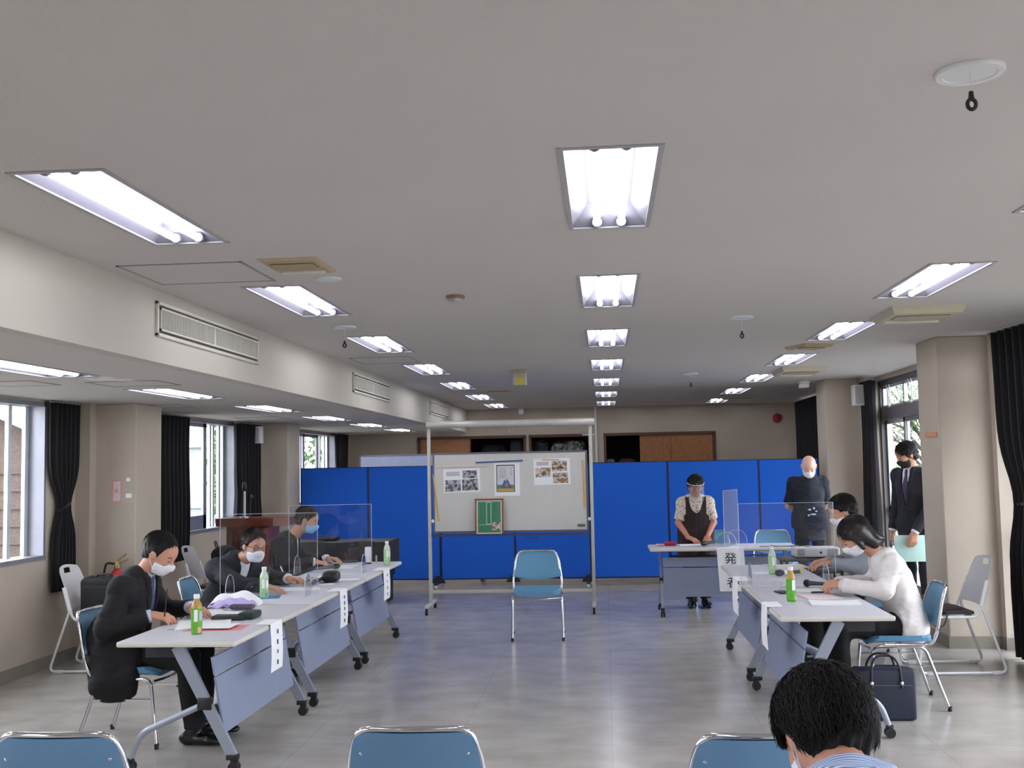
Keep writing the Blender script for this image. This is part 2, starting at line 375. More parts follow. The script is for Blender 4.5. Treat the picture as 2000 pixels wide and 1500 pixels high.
# ---- right glazing with fanlights and sliding doors
FRM = mat('bronze_frame', (112, 108, 114), .5, .3)
def right_window(k, y0, y1):
    bm = NB(); x = XR+.1
    bx(bm, x-.05, x+.05, y0, y1, 2.50, 2.60); bx(bm, x-.05, x+.05, y0, y1, 2.08, 2.24); bx(bm, x-.05, x+.05, y0, y1, 0, .05)
    bx(bm, x-.05, x+.05, y0, y0+.05, 0, 2.6); bx(bm, x-.05, x+.05, y1-.05, y1, 0, 2.6)
    wd = struct('door_%d' % k, bm, FRM); wd['label'] = 'full-height glazed sliding door with fanlights, '+('right beside the man holding a folder' if k == 4 else 'in the right wall'); wd['category'] = 'window'
    n = 4; W = (y1-y0-.1)/n
    for i in range(n):
        a = y0+.05+i*W; xx = x+(.02 if i % 2 else -.02)
        bm = NB(); bx(bm, xx-.016, xx+.016, a, a+.055, .05, 2.08); bx(bm, xx-.016, xx+.016, a+W-.055, a+W, .05, 2.08)
        bx(bm, xx-.016, xx+.016, a, a+W, .05, .15); bx(bm, xx-.016, xx+.016, a, a+W, 2.03, 2.08); bx(bm, xx-.016, xx+.016, a, a+W, .92, 1.0)
        d = struct('door_leaf', bm, ALUW if i % 2 else FRM, wd)
        bm = NB(); bx(bm, xx-.003, xx+.003, a+.055, a+W-.055, .15, 2.03); struct('pane', bm, GLASS, d)
        bm = NB(); bx(bm, x-.02, x+.02, a, a+.03, 2.24, 2.5); bx(bm, x-.02, x+.02, a+W-.03, a+W, 2.24, 2.5); bx(bm, x-.02, x+.02, a, a+W, 2.24, 2.265); bx(bm, x-.02, x+.02, a, a+W, 2.475, 2.5)
        f = struct('fanlight', bm, ALUW, wd)
        bm = NB(); bx(bm, x-.003, x+.003, a+.03, a+W-.03, 2.265, 2.475); struct('pane', bm, GLASS, f)
        bm = NB(); add_tube(bm, [(x-.05, a+W*.5, 2.26), (x-.075, a+W*.45, 2.5)], .007, 6); add_tube(bm, [(x-.05, a+W*.5, 2.26), (x-.075, a+W*.58, 2.5)], .007, 6); add_ball(bm, (x-.07, a+W*.5, 2.24), .022, sub=1)
        struct('window_stay', bm, ALUW, wd)
for k, (a, b) in enumerate(RB): right_window(k+1, a, b)
# ---------------------------------------------------------------- ceiling fluorescent fittings
REFL = mat('white_reflector', (126, 124, 136), .35, var=.0)
TUBEM = mat('lit_tube', (255, 255, 255), .5, emit=((.93, .95, 1.0), TUBE_STRENGTH))
TRIMW = mat('light_trim', (176, 172, 176), .5)
def fitting():
    r = thing('ceiling_light', 'x', 'ceiling light')
    bm = NB(); W, L = LW, LL; t = .012
    for a in ((-.012, W+.012, -.012, t-.004), (-.012, W+.012, L-t+.004, L+.012), (-.012, t-.004, -.012, L+.012), (W-t+.004, W+.012, -.012, L+.012)): bx(bm, a[0], a[1], a[2], a[3], -.005, .002)
    obj('trim_frame', bm, TRIMW, r)
    bm = NB(); D = .085; q = [(0, 0, 0), (W, 0, 0), (W, L, 0), (0, L, 0), (.07, .09, D), (W-.07, .09, D), (W-.07, L-.09, D), (.07, L-.09, D)]
    v = [bm.verts.new(p) for p in q]
    for f in ((0, 1, 5, 4), (1, 2, 6, 5), (2, 3, 7, 6), (3, 0, 4, 7), (4, 5, 6, 7)): bm.faces.new([v[i] for i in f])
    bmesh.ops.recalc_face_normals(bm, faces=bm.faces[:])
    h = obj('reflector', bm, REFL, r, smooth=False)
    for sx_ in (-1, 1):
        x = W/2+sx_*.052; bm = NB(); add_tube(bm, [(x, .03, .012), (x, L-.045, .012)], .0145, 12); tb = obj('lamp_tube', bm, TUBEM, r)
        for y in (.022, L-.038):
            bm = NB(); add_lathe(bm, [(.021, -.012), (.023, 0), (.021, .012)], n=14, M=Matrix.Translation((x, y, .014)) @ Matrix.Rotation(PI/2, 4, 'X')); obj('socket', bm, REFL, tb)
    return r
F0 = fitting(); first = True
cn = ('left row on the main ceiling', 'middle row on the main ceiling', 'right row on the main ceiling')
on = ('behind the camera', 'just overhead', 'nearest in view', 'second', 'third', 'fourth', 'fifth', 'sixth', 'farthest')
LSETS = [((x, y, ZC), 'recessed twin-tube ceiling light, %s of the %s' % (on[j], cn[i]), cn[i]) for i, x in enumerate(COLS) for j, y in enumerate(ROWS)]
on2 = ('behind the camera', 'just overhead', 'nearest in view', 'second', 'third', 'fourth', 'fifth', 'farthest')
LSETS += [((LCX, y, ZL), 'ceiling light, %s of the row on the low ceiling by the left windows' % on2[j], 'row on the lower ceiling') for j, y in enumerate(LROWS)]
for loc, lab, g in LSETS:
    if first: F0.location = loc; F0['label'] = lab; F0['group'] = 'ceiling lights'; first = False
    else: dup(F0, loc, 0, lab, 'ceiling lights')
# ---------------------------------------------------------------- curtains
def curtain(name, label, p0, p1, zt, zb, pinch=None, depth=.05, pleats=7, flare=0):
    """hangs between plan points p0 and p1"""
    p0, p1 = Vector((*p0, 0)), Vector((*p1, 0)); d = p1-p0; nrm = Vector((-d.y, d.x, 0)).normalized(); rnd = random.Random(name+label)
    ph = [rnd.uniform(-.6, .6) for _ in range(30)]
    def fn(u, v):
        z = zt+(zb-zt)*v; wd = 1
        if pinch:
            pv = (zt-pinch[0])/(zt-zb); wd = 1-(1-pinch[1])*math.exp(-((v-pv)/.13)**2)*1.0
            if v > pv: wd *= 1-(1-pinch[2])*min(1, (v-pv)/.2)
            else: wd *= 1
        c = p0+d*(.5+(u-.5)*wd)
        k = math.sin(u*pleats*2*PI+ph[int(u*6)]*.5)*depth*(1-.15*math.sin(v*7))*(.6+.4*wd)
        q = c+nrm*k; return (q.x, q.y, z)
    bm = NB(); add_sheet(bm, fn, pleats*12, 26, .0015); o = obj(name, bm, CURT, ang=80)
    bm = NB(); q0 = p0-d*.05; q1 = p1+d*.05; add_tube(bm, [(q0.x, q0.y, zt+.01), (q1.x, q1.y, zt+.01)], .012, 6); obj('curtain_rail', bm, ALU, o)
    if pinch and pinch[1] < .8:
        bm = NB(); c = p0+d*.5; hw = d.length*pinch[1]*.5+.01
        ring = [Vector((c.x, c.y, pinch[0]+.03*math.cos(a)))+d.normalized()*math.cos(a)*hw+nrm*math.sin(a)*(depth*.9) for a in np.linspace(0, 2*PI, 17)[:-1]]
        add_tube(bm, ring, .012, 6, closed=True); obj('tieback', bm, CURT, o)
    return tag(o, label, 'curtain')
xc = XL+.12
curtain('curtain', 'black curtain tied at its waist beside the nearest left window', (XL+.055, 8.60), (XL+.055, 9.06), 2.2, .62, (1.33, .35, .75), .03, 6)
curtain('curtain', 'black curtain hanging straight behind the first left pillar', (xc, 10.62), (xc, 11.35), 2.19, .66, None, .05, 7)
curtain('curtain', 'black curtain behind the lectern microphones on the left wall', (xc, 12.95), (xc, 13.8), 2.19, .66, (1.3, .9, 1.0), .05, 7)
curtain('curtain', 'black curtain at the back left corner above the blue partitions', (xc, 17.95), (xc, 18.6), 2.19, .66, (1.5, .8, 1), .05, 6)
xr = XR-.13
curtain('curtain', 'tall black curtain at the right edge of the photo', (xr-.12, 9.08), (xr-.02, 7.4), 2.6, .03, (1.25, .66, .82), .06, 13)
curtain('curtain', 'narrow black curtain beside the glazed door behind the seated people', (xr-.02, 14.0), (xr-.02, 13.5), 2.56, .03, None, .06, 5)
curtain('curtain', 'black curtain in the far right corner above the blue partition', (xr-.02, 14.75), (xr-.02, 18.75), 2.58, .03, None, .06, 26)
# ---------------------------------------------------------------- outside
GRND = mat('pale_concrete', (118, 118, 108), .9, var=.1, scale=.8)
bm = NB(); bx(bm, XR+.3, 60, -20, 80, -.35, -.3); bx(bm, -60, XL-.25, -20, 80, -.35, -.3); bx(bm, XL-.25, XR+.3, YF+1, 80, -.35, -.3); struct('ground', bm, GRND)
LEAF = mat('leaves', (84, 116, 66), .7, var=.35, scale=9); BARK = mat('bark', (74, 66, 58), .9, var=.2)
def foliage(bm, c, rad, n, size, rnd):
    for _ in range(n):
        v = Vector((rnd.gauss(0, 1), rnd.gauss(0, 1), rnd.gauss(0, 1))).normalized()*rnd.random()**.4
        p = Vector((c[0]+v.x*rad[0], c[1]+v.y*rad[1], c[2]+v.z*rad[2])); a = Vector((rnd.gauss(0, 1), rnd.gauss(0, 1), rnd.gauss(0, 1))).normalized(); b = a.orthogonal().normalized()
        s = size*rnd.uniform(.6, 1.3); vs = [bm.verts.new(p+a*s), bm.verts.new(p+b*s*.45), bm.verts.new(p-a*s), bm.verts.new(p-b*s*.45)]; bm.faces.new(vs)
def tree(label, x, y, h, cr, dens, seed, bare=False):
    rnd = random.Random(seed); r = thing('garden_tree', label, 'tree', (x, y, -.3)); bm = NB()
    add_tube(bm, [(0, 0, 0), (.05, 0, h*.3), (-.05, .1, h*.6)], [.16, .12, .08], 8)
    tips = []
    for i in range(22):
        a = rnd.uniform(0, 2*PI); z0 = h*rnd.uniform(.3, .6); e = Vector((math.cos(a)*cr*rnd.uniform(.5, 1), math.sin(a)*cr*rnd.uniform(.5, 1), z0+h*rnd.uniform(.05, .42)))
        m = Vector((e.x*.5, e.y*.5, (z0+e.z)/2+.25)); add_tube(bm, [(0, 0, z0), m, e], [.05, .03, .012], 5); tips += [e, m]
        for _ in range(3):
            e2 = e+Vector((rnd.uniform(-.5, .5), rnd.uniform(-.5, .5), rnd.uniform(-.2, .5))); add_tube(bm, [m, e2], [.02, .008], 4); tips.append(e2)
    obj('trunk', bm, BARK, r); bm = NB()
    for t in tips: foliage(bm, t, (.38, .38, .28), dens, .055, rnd)
    f = obj('foliage', bm, LEAF, r, smooth=False); f['kind'] = 'stuff'
tree('loose dark tree outside, seen through the right glazed door above the man with a folder', 7.6, 26, 4.6, 2.0, 34, 5)
tree('second tree outside the right glazing, farther from the door', 13, 27, 5, 2.4, 34, 9)
bm = NB(); rnd = random.Random(3)
for i in range(16): foliage(bm, (6+i*.55, 24+rnd.random(), .7), (.6, .6, .95), 420, .07, rnd)
tag(obj('hedge', bm, LEAF, smooth=False), 'green hedge outside the right glazed door', 'hedge', kind='stuff')
bm = NB()
for i in range(14): foliage(bm, (-6.3-i*.12, 17.6+i*.5, 1.2+rnd.random()*.6), (.4, .5, 1.4), 520, .08, rnd)
tag(obj('hedge', bm, LEAF, smooth=False), 'green bushes outside the left windows', 'hedge', kind='stuff')
SIDING = mat_wood('brown_siding', (64, 52, 46), (92, 76, 64), .8, 1.5, 1, 8); ROOFM = mat('slate_roof', (120, 130, 142), .6); CONC = mat('concrete_wall', (150, 152, 152), .9, var=.12, scale=2); CONCL = mat('white_render', (215, 216, 214), .9)
t = thing('wooden_shed', 'brown board-clad shed with a sloping roof outside the nearest left window', 'building', (-8.6, 15.5, -.3))
M = Matrix.Rotation(PI/2, 4, 'X')
bm = NB(); add_prism(bm, [(-4.5, 0), (1.0, 0), (1.0, 2.2), (-.6, 2.9), (-4.5, 4.6)], .2, M)
for i in range(16): bx(bm, -4.5, 1.0, -.235, -.2, .1+i*.26, .13+i*.26) if i < 8 else None
obj('board_wall', bm, SIDING, t, smooth=False)
bm = NB(); add_prism(bm, [(1.3, 2.05), (1.3, 2.2), (-4.6, 4.85), (-4.6, 4.7)], 1.2, M, z0=-.7); obj('roof', bm, ROOFM, t, smooth=False)
bm = NB(); bx(bm, 1.15, 1.35, -.4, -.2, 0, 4.5); obj('white_post', bm, CONCL, t, smooth=False)
t = thing('concrete_outbuilding', 'grey concrete outbuilding outside the second left window', 'building', (-10.6, 26, -.3))
bm = NB(); bx(bm, -2.2, 2.4, -.1, 2.5, 0, 2.5); obj('wall', bm, CONC, t, smooth=False)
bm = NB(); bx(bm, -2.3, 2.5, -.2, 2.6, 2.5, 3.1); obj('parapet', bm, CONCL, t, smooth=False)
bm = NB(); bx(bm, -.6, .9, -.14, -.08, 1.0, 1.9); obj('window', bm, ALU, t, smooth=False)
bm = NB(); rnd = random.Random(8)
for i in range(10): foliage(bm, (-15+i*1.1, 30, 2.3+rnd.random()*.8), (.9, .9, 2.6), 520, .12, rnd)
tag(obj('tree_line', bm, LEAF, smooth=False), 'trees behind the grey outbuilding on the left', 'trees', kind='stuff')
# ================================================================ CEILING AND WALL FIXTURES
def axt(px, py, X=XB): return ax(px, py, X)
def make_vent(k, y0, y1, label, vert=True):
    t = thing('air_vent', label, 'air vent', (XB, (y0+y1)/2, 2.465), 0, 'bulkhead vents'); L = (y1-y0)/2; H = .1
    bm = NB()
    for a in ((-L, L, H-.02, H), (-L, L, -H, -H+.02), (-L, -L+.02, -H, H), (L-.02, L, -H, H)): bx(bm, 0, .018, a[0], a[1], a[2], a[3], bev=.003)
    for a in ((-L+.035, L-.035, H-.045, H-.035), (-L+.035, L-.035, -H+.035, -H+.045), (-L+.035, -L+.045, -H+.035, H-.035), (L-.045, L-.035, -H+.035, H-.035)): bx(bm, 0, .022, a[0], a[1], a[2], a[3])
    obj('outer_frame', bm, mat('vent_frame', (206, 200, 190), .45), t)
    bm = NB(); bx(bm, .001, .006, -L+.02, L-.02, -H+.02, H-.02); obj('back_plate', bm, GREYV if vert else BEAM, t)
    bm = NB()
    n = 90
    for i in range(n):
        y = -L+.05+(2*L-.1)*i/(n-1)
        if abs(i-n/2) < 1.5: continue
        bx(bm, .006, .017, y-.004, y+.0045, -H+.045, H-.045)
    bx(bm, .006, .02, -.02, .02, -H+.045, H-.045)
    obj('louvre', bm, mat('vent_louvre', (190, 186, 178), .5), t, smooth=False); return t
make_vent(0, *VENTS[0], 'long louvred air vent in the bulkhead, nearest of the three')
make_vent(1, *VENTS[1], 'louvred air vent in the bulkhead, middle of the three')
make_vent(1, *VENTS[2], 'louvred air vent in the bulkhead, farthest, above the projection screen housing')
HATCHM = mat('hatch_trim', (160, 154, 156), .5, .2)
def hatch(name, label, x0, x1, y0, y1, z):
    t = thing(name, label, 'ceiling hatch', ((x0+x1)/2, (y0+y1)/2, z), 0, 'ceiling access hatches'); a, b = (x1-x0)/2, (y1-y0)/2; e = .012
    bm = NB()
    for q in ((-a, a, -b, -b+e), (-a, a, b-e, b), (-a, -a+e, -b, b), (a-e, a, -b, b)): bx(bm, q[0], q[1], q[2], q[3], -.004, 0)
    obj('hatch_frame', bm, HATCHM, t); bm = NB(); bx(bm, -a+e, a-e, -b+e, b-e, -.0015, 0); obj('hatch_panel', bm, CEIL, t)
    bm = NB(); add_lathe(bm, [(.012, -.005), (.012, 0)], (0, -b+.006, 0), 10); obj('latch', bm, HATCHM, t)
hatch('access_hatch', 'square access hatch in the main ceiling beside the nearest bulkhead vent', -2.40, -1.76, 5.1, 5.66, ZC)
hatch('access_hatch', 'square access hatch in the main ceiling between the third and fourth left-row lights', -2.36, -1.78, 9.8, 10.4, ZC)
hatch('access_hatch', 'access hatch in the low ceiling between the nearest two low lights', -3.5, -3.0, 6.98, 7.42, ZL)
hatch('access_hatch', 'access hatch in the low ceiling above the tied curtain', -4.4, -3.9, 9.55, 10.0, ZL)
hatch('access_hatch', 'access hatch in the low ceiling at the left edge of the photo', -4.15, -3.75, 6.75, 7.15, ZL)
hatch('access_hatch', 'access hatch in the low ceiling above the lectern', -4.3, -3.8, 12.2, 12.8, ZL)
def cassette(label, x, y, lx, ly, dz, rz=0, m=BEIGEP, name='air_conditioner', cat='air conditioner', dark=True):
    t = thing(name, label, cat, (x, y, ZC-dz), rz); bm = NB(); a, b = lx/2, ly/2
    pts = [(-a, -b), (a, -b), (a, b), (-a, b)]; v0 = [bm.verts.new((p[0], p[1], dz)) for p in pts]; v1 = [bm.verts.new((p[0]*.9, p[1]*.88, 0)) for p in pts]
    bm.faces.new(v0); bm.faces.new(v1[::-1])
    for i in range(4): bm.faces.new((v0[i], v0[(i+1) % 4], v1[(i+1) % 4], v1[i]))
    obj('casing', bm, m, t, ang=20)
    bm = NB(); bx(bm, -a*.72, a*.72, -b*.55, b*.05, -.004, .0); obj('intake_grille', bm, GREYV if dark else TANP, t)
    bm = NB()
    for i in range(14): bx(bm, -a*.72, a*.72, -b*.55+i*b*.6/14, -b*.55+i*b*.6/14+.006, -.008, -.003)
    g = obj('grille_slat', bm, m, t, smooth=False); g['kind'] = 'stuff'
    bm = NB(); bx(bm, -a*.75, a*.75, b*.4, b*.62, -.012, 0, bev=.003); obj('outlet_flap', bm, mat('flap_white', (220, 215, 200), .5), t); return t
cassette('beige ceiling air conditioner beside the nearest right-row light', 2.22, 7.74, .50, .60, .05)
cassette('open tan diffuser plate between second and third right-row lights', 1.86, 9.85, .30, .34, .025, .4, TANP, 'ceiling_vent', 'ceiling vent')
cassette('beige ceiling air conditioner beside the third right-row light', 2.22, 12.4, .5, .8, .05)
cassette('beige vent plate near the far end of the right light row', 2.15, 17.4, .5, .5, .03, 0, BEIGEP, 'ceiling_vent', 'ceiling vent')
cassette('tan ceiling vent with a slatted corner beside the nearest access hatch', -1.52, 5.25, .30, .40, .012, 0, TANP, 'ceiling_vent', 'ceiling vent')
cassette('small tan vent plate beside the sixth left-row light', -1.44, 14.75, .3, .35, .012, .3, TANP, 'ceiling_vent', 'ceiling vent')
def downlight(label, x, y, r, pull=.16, small=False):
    t = thing('pull_cord_downlight', label, 'downlight', (x, y, ZC-.012), 0, 'round white fittings with pull cords')
    bm = NB(); add_lathe(bm, [(r*.78, .012), (r, .012), (r, .004), (r*.97, 0), (r*.80, .001), (r*.78, .004)], n=40)
    obj('ring', bm, WHITEM, t); bm = NB(); add_lathe(bm, [(r*.78, .011), (r*.79, .004), (r*.5, .0085), (0, .0095)][::-1], n=40); obj('diffuser', bm, mat('grey_diffuser', (150, 148, 146), .5), t)
    bm = NB(); add_tube(bm, [(0, 0, .008), (0, 0, -pull)], .0018, 6); cd = obj('pull_cord', bm, WHITEP, t)
    bm = NB(); h = pull; ring = [(math.sin(a)*.011, 0, -h-.035-math.cos(a)*.014) for a in np.linspace(0, 2*PI, 17)[:-1]]; add_tube(bm, ring, .0055, 8, closed=True); add_tube(bm, [(0, 0, -h), (0, 0, -h-.024)], [.006, .009], 8); obj('cord_pull', bm, BLACKP, cd)
downlight('round white ceiling fitting with a black cord pull, top right corner', 1.0, 2.90, .088, .045)
downlight('round ceiling fitting with a black cord pull beside the second left-row light', -1.86, 7.62, .085, .09)
downlight('round ceiling fitting with a thin cord between middle and right light rows', 1.0, 7.75, .085, .09)
downlight('small distant ceiling fitting with a thin cord in front of the back wall', 1.02, 12.6, .085, .09)
t = thing('smoke_detector', 'brown smoke detector on the ceiling between left and middle light rows', 'smoke detector', (-.875, 6.38, ZC))
bm = NB(); add_lathe(bm, [(.058, 0), (.058, -.014), (.05, -.02), (.0, -.02)][::-1], n=24); obj('base', bm, mat('brown_plastic', (140, 112, 98), .5), t)
bm = NB(); add_lathe(bm, [(.04, -.02), (.04, -.038), (.03, -.043), (0, -.043)][::-1], n=24); obj('sensor', bm, mat('pale_grey_plastic', (180, 176, 170), .5), t)
bm = NB(); add_lathe(bm, [(.075, 0), (.075, -.008), (.06, -.012), (0, -.012)][::-1], (-1.47, 5.66, ZC), 24); tag(obj('ceiling_blank_disc', bm, WHITEM), 'flat white disc on the ceiling just past the tan slatted vent', 'ceiling disc')
t = thing('emergency_light', 'pale box hanging from the ceiling above the whiteboard, with a yellow label', 'emergency light', (-.89, 11.5, ZC))
bm = NB(); bx(bm, -.09, .09, -.05, .05, -.03, 0, bev=.004); obj('mount', bm, BEIGEP, t); bm = NB(); bx(bm, -.07, .07, -.07, .07, -.17, -.03, bev=.008); h = obj('housing', bm, BEIGEP, t); bm = NB(); bx(bm, -.02, .045, -.073, -.069, -.165, -.09); obj('yellow_label', bm, mat('yellow_label', (208, 196, 60), .6), h)
t = thing('ceiling_sensor', 'small white box on the ceiling near the far right pillar', 'sensor', (2.62, 14.3, ZC)); bm = NB(); bx(bm, -.07, .07, -.07, .07, -.03, 0, bev=.01); obj('base', bm, WHITEP, t); bm = NB(); bx(bm, -.06, .06, -.06, .06, -.09, -.03, bev=.015); obj('cover', bm, WHITEP, t)
def speaker(label, x, y, z, w=.2, d=.16, h=.28, rz=0):
    t = thing('wall_speaker', label, 'speaker', (x, y, z), rz, 'white box speakers high on the pillars'); bm = NB(); bx(bm, -w/2, w/2, -d/2, d/2, -h/2, h/2, bev=.012); obj('cabinet', bm, WHITEP, t)
    bm = NB(); bx(bm, -w/2+.02, w/2-.02, -d/2-.004, -d/2+.002, -h/2+.02, h/2-.02); obj('front_grille', bm, mat('speaker_cloth', (198, 196, 194), .8, bump=.5, bscale=500), t)
speaker('white box speaker on the front of the far right pillar', 3.21, 13.86, 2.40, .15, .16, .26)
speaker('white box speaker on the front of the second left pillar', XL+.16, 13.62, 2.06, .13, .15, .22)
p = U(1018, 803); bm = NB(); bx(bm, p.x-.05, p.x+.05, YF-.07, YF, p.z-.06, p.z+.06, bev=.01); tag(obj('wall_box', bm, WHITEP), 'small white box high on the back wall above the whiteboard', 'sensor')
t = thing('alarm_bell', 'round red alarm bell high on the back wall', 'alarm bell', (U(1518, 817).x, YF, U(1518, 817).z)); Mb = Matrix.Rotation(PI/2, 4, 'X')
bm = NB(); add_lathe(bm, [(.085, 0), (.085, .02), (.075, .045), (.03, .06), (0, .06)], n=28, M=Mb); obj('gong', bm, mat('red_enamel', (150, 24, 34), .4), t); bm = NB(); add_lathe(bm, [(.02, .06), (.018, .072), (0, .072)], n=14, M=Mb); obj('cap', bm, mat('dark_red', (110, 16, 26), .4), t)
x = U(1164, 850).x; bm = NB(); add_tube(bm, [(x, YF-.03, ZC), (x, YF-.03, .1)], .02, 10); add_tube(bm, [(x-.25, YF-.03, 2.13), (x, YF-.03, 2.13)], .012, 8); tag(obj('conduit_pipe', bm, WHITEP), 'pale pipe running down the back wall right of the whiteboard', 'pipe')
bm = NB(); add_tube(bm, fillet([(3.32, 9.40, ZC), (3.32, 9.40, 2.33), (3.40, 9.42, 2.33)], .03), .008, 8); bx(bm, 3.29, 3.35, 9.385, 9.42, 2.28, 2.34, bev=.006); tag(obj('wall_conduit', bm, WHITEP), 'thin conduit with a small box at the top of the near right pillar', 'conduit')
bm = NB(); bx(bm, 2.828, 2.84, 9.48, 9.80, 1.78, 1.82); tag(obj('tape_strip', bm, mat('orange_tape', (198, 142, 104), .7)), 'short strip of orange-brown tape on the near right pillar', 'tape')
# cupboard doors on the back wall
def cup_frame(k, b, label, doors):
    t = thing('wall_cupboard_frame', label, 'cupboard', ((b[0]+b[1])/2, YF, b[2]), 0, 'brown framed cupboards in the back wall'); w, h = (b[1]-b[0])/2, b[3]-b[2]
    bm = NB()
    for q in ((-w-.03, w+.03, h-.02, h+.03), (-w-.03, -w+.015, 0, h), (w-.015, w+.03, 0, h), (-w-.03, w+.03, 0, .03)): bx(bm, q[0], q[1], -.025, .12, q[2], q[3])
    obj('frame', bm, BROWNT, t)
    for a, c, dy in doors:
        bm = NB(); bx(bm, a, c, dy, dy+.03, .03, h-.02); d = obj('sliding_door', bm, BROWNF, t); bm = NB(); bx(bm, c-.01, c+.004, dy-.006, dy+.034, .03, h-.02); obj('door_edge', bm, BROWNT, d)
w1 = (b1[1]-b1[0])/2; w2 = (b2[1]-b2[0])/2; w3 = (b3[1]-b3[0])/2
cup_frame(1, b1, 'brown framed cupboard behind the whiteboard, its left half closed by a door', [(-w1+.015, -.02, .02)])
cup_frame(2, b2, 'dark open cupboard behind the top right of the whiteboard', [])
cup_frame(3, b3, 'brown framed cupboard right of the whiteboard with two sliding doors', [(-w3+.62, .25, .05), (.22, w3-.015, .015)])
def lump(name, label, cat, c, s, m, seed=1, bev=.05):
    bm = NB(); add_box(bm, c, s, bev=min(s)*.25, seg=3); bmesh.ops.subdivide_edges(bm, edges=bm.edges[:], cuts=2, use_grid_fill=True); rnd = random.Random(seed)
    for v in bm.verts: v.co += Vector((rnd.uniform(-1, 1), rnd.uniform(-1, 1), rnd.uniform(-1, 1)))*min(s)*.05
    return tag(obj(name, bm, m, ang=60), label, cat)
GREYK = mat('grey_cloth', (60, 60, 66), .9, var=.3); DPINK = mat('faded_pink_cloth', (120, 66, 66), .9)
def onshelf(px, py, sz): p = U(px, py); return (p.x, YF+.42, .98+sz/2)
for nm, lab, cat, px, s, m in (
    ('dark_bundle', 'black rounded bundle in the open half of the left cupboard', 'bundle', 960, (.44, .4, 1.0), mat('black_cloth', (26, 26, 32), .9)),
    ('dark_sack', 'dark sack leaning in the right end of the left cupboard', 'sack', 1007, (.24, .35, 1.08), GREYK),
    ('black_case', 'black flat case in the left part of the middle cupboard', 'case', 1052, (.34, .4, 1.1), BLACKP),
    ('silver_tinsel', 'crumpled silvery decoration in the middle cupboard', 'decoration', 1110, (.62, .4, 1.05), mat('crumpled_foil', (120, 122, 112), .35, .6, var=.9, scale=14, bump=1, bscale=30)),
    ('white_bag', 'pale bag at the left end of the right cupboard', 'bag', 1192, (.14, .3, .7), mat('pale_bag', (130, 130, 138), .8)),
    ('folded_cloth', 'stack of folded pinkish cloth in the right cupboard', 'cloth', 1225, (.3, .3, .7), DPINK)):
    lump(nm, lab, cat, onshelf(px, 870, s[2]), s, m, len(lab))
# notices on the first left pillar front (Y = 9.25)
def wall_sign(name, label, p0, p1, Y, m, text=None, tc_=(170, 80, 70), frame=None):
    a, b = ay(*p0, Y), ay(*p1, Y); t = thing(name, label, 'notice', ((a.x+b.x)/2, Y, (a.z+b.z)/2)); w, h = abs(b.x-a.x)/2, abs(a.z-b.z)/2
    bm = NB(); bx(bm, -w, w, -.004, 0, -h, h); obj('sheet', bm, m, t)
    if frame:
        bm = NB(); bx(bm, -w*.72, w*.72, -.006, -.004, -h*.85, h*.85); obj('inner_panel', bm, frame, t)
    if text: text_mesh(text, w*1.1, basis((0, -.008, 0), (1, 0, 0), (0, 0, 1)), mat('sign_ink'+name, tc_, .7), 'lettering', t)
    return t
yp = 9.13
wall_sign('fire_notice', 'narrow pink notice with white panel on the first left pillar', (219, 937), (238, 982), 9.25, mat('salmon_card', (206, 150, 132), .8), '火', (200, 96, 80), mat('lilac_card', (206, 190, 200), .8))
wall_sign('small_sticker', 'upper of two tiny white stickers beside the pink notice', (247, 933), (254, 940), 9.25, PAPER)
wall_sign('small_sticker', 'lower of two tiny white stickers beside the pink notice', (246, 964), (257, 972), 9.25, PAPER)
# fire extinguisher
p = ay(226, 1110, 9.1); t = thing('fire_extinguisher', 'red fire extinguisher against the first left pillar', 'fire extinguisher', (p.x, 9.13, .36)); t.scale = (.9, .9, .9)
bm = NB(); add_lathe(bm, [(.05, 0), (.068, .02), (.07, .05), (.07, .36), (.055, .42), (.028, .45), (.028, .47)], n=24); obj('cylinder', bm, mat('red_paint', (170, 26, 28), .3), t)
bm = NB(); add_lathe(bm, [(.03, .46), (.03, .50), (.016, .53)], n=14); add_tube(bm, [(-.01, 0, .50), (.11, 0, .545)], .01, 6); add_tube(bm, [(-.01, 0, .525), (.09, 0, .60)], .01, 6); obj('valve_handle', bm, mat('brass_dark', (150, 132, 90), .4, .5), t)
bm = NB(); add_tube(bm, fillet([(-.02, 0, .5), (-.1, -.03, .52), (-.125, -.03, .38), (-.09, -.02, .12)], .05), .011, 8); obj('hose', bm, BLACKP, t)
bm = NB(); bx(bm, -.11, .11, -.09, .09, -.36, -.02, bev=.01); obj('floor_stand', bm, mat('stand_grey', (120, 112, 104), .6), t)
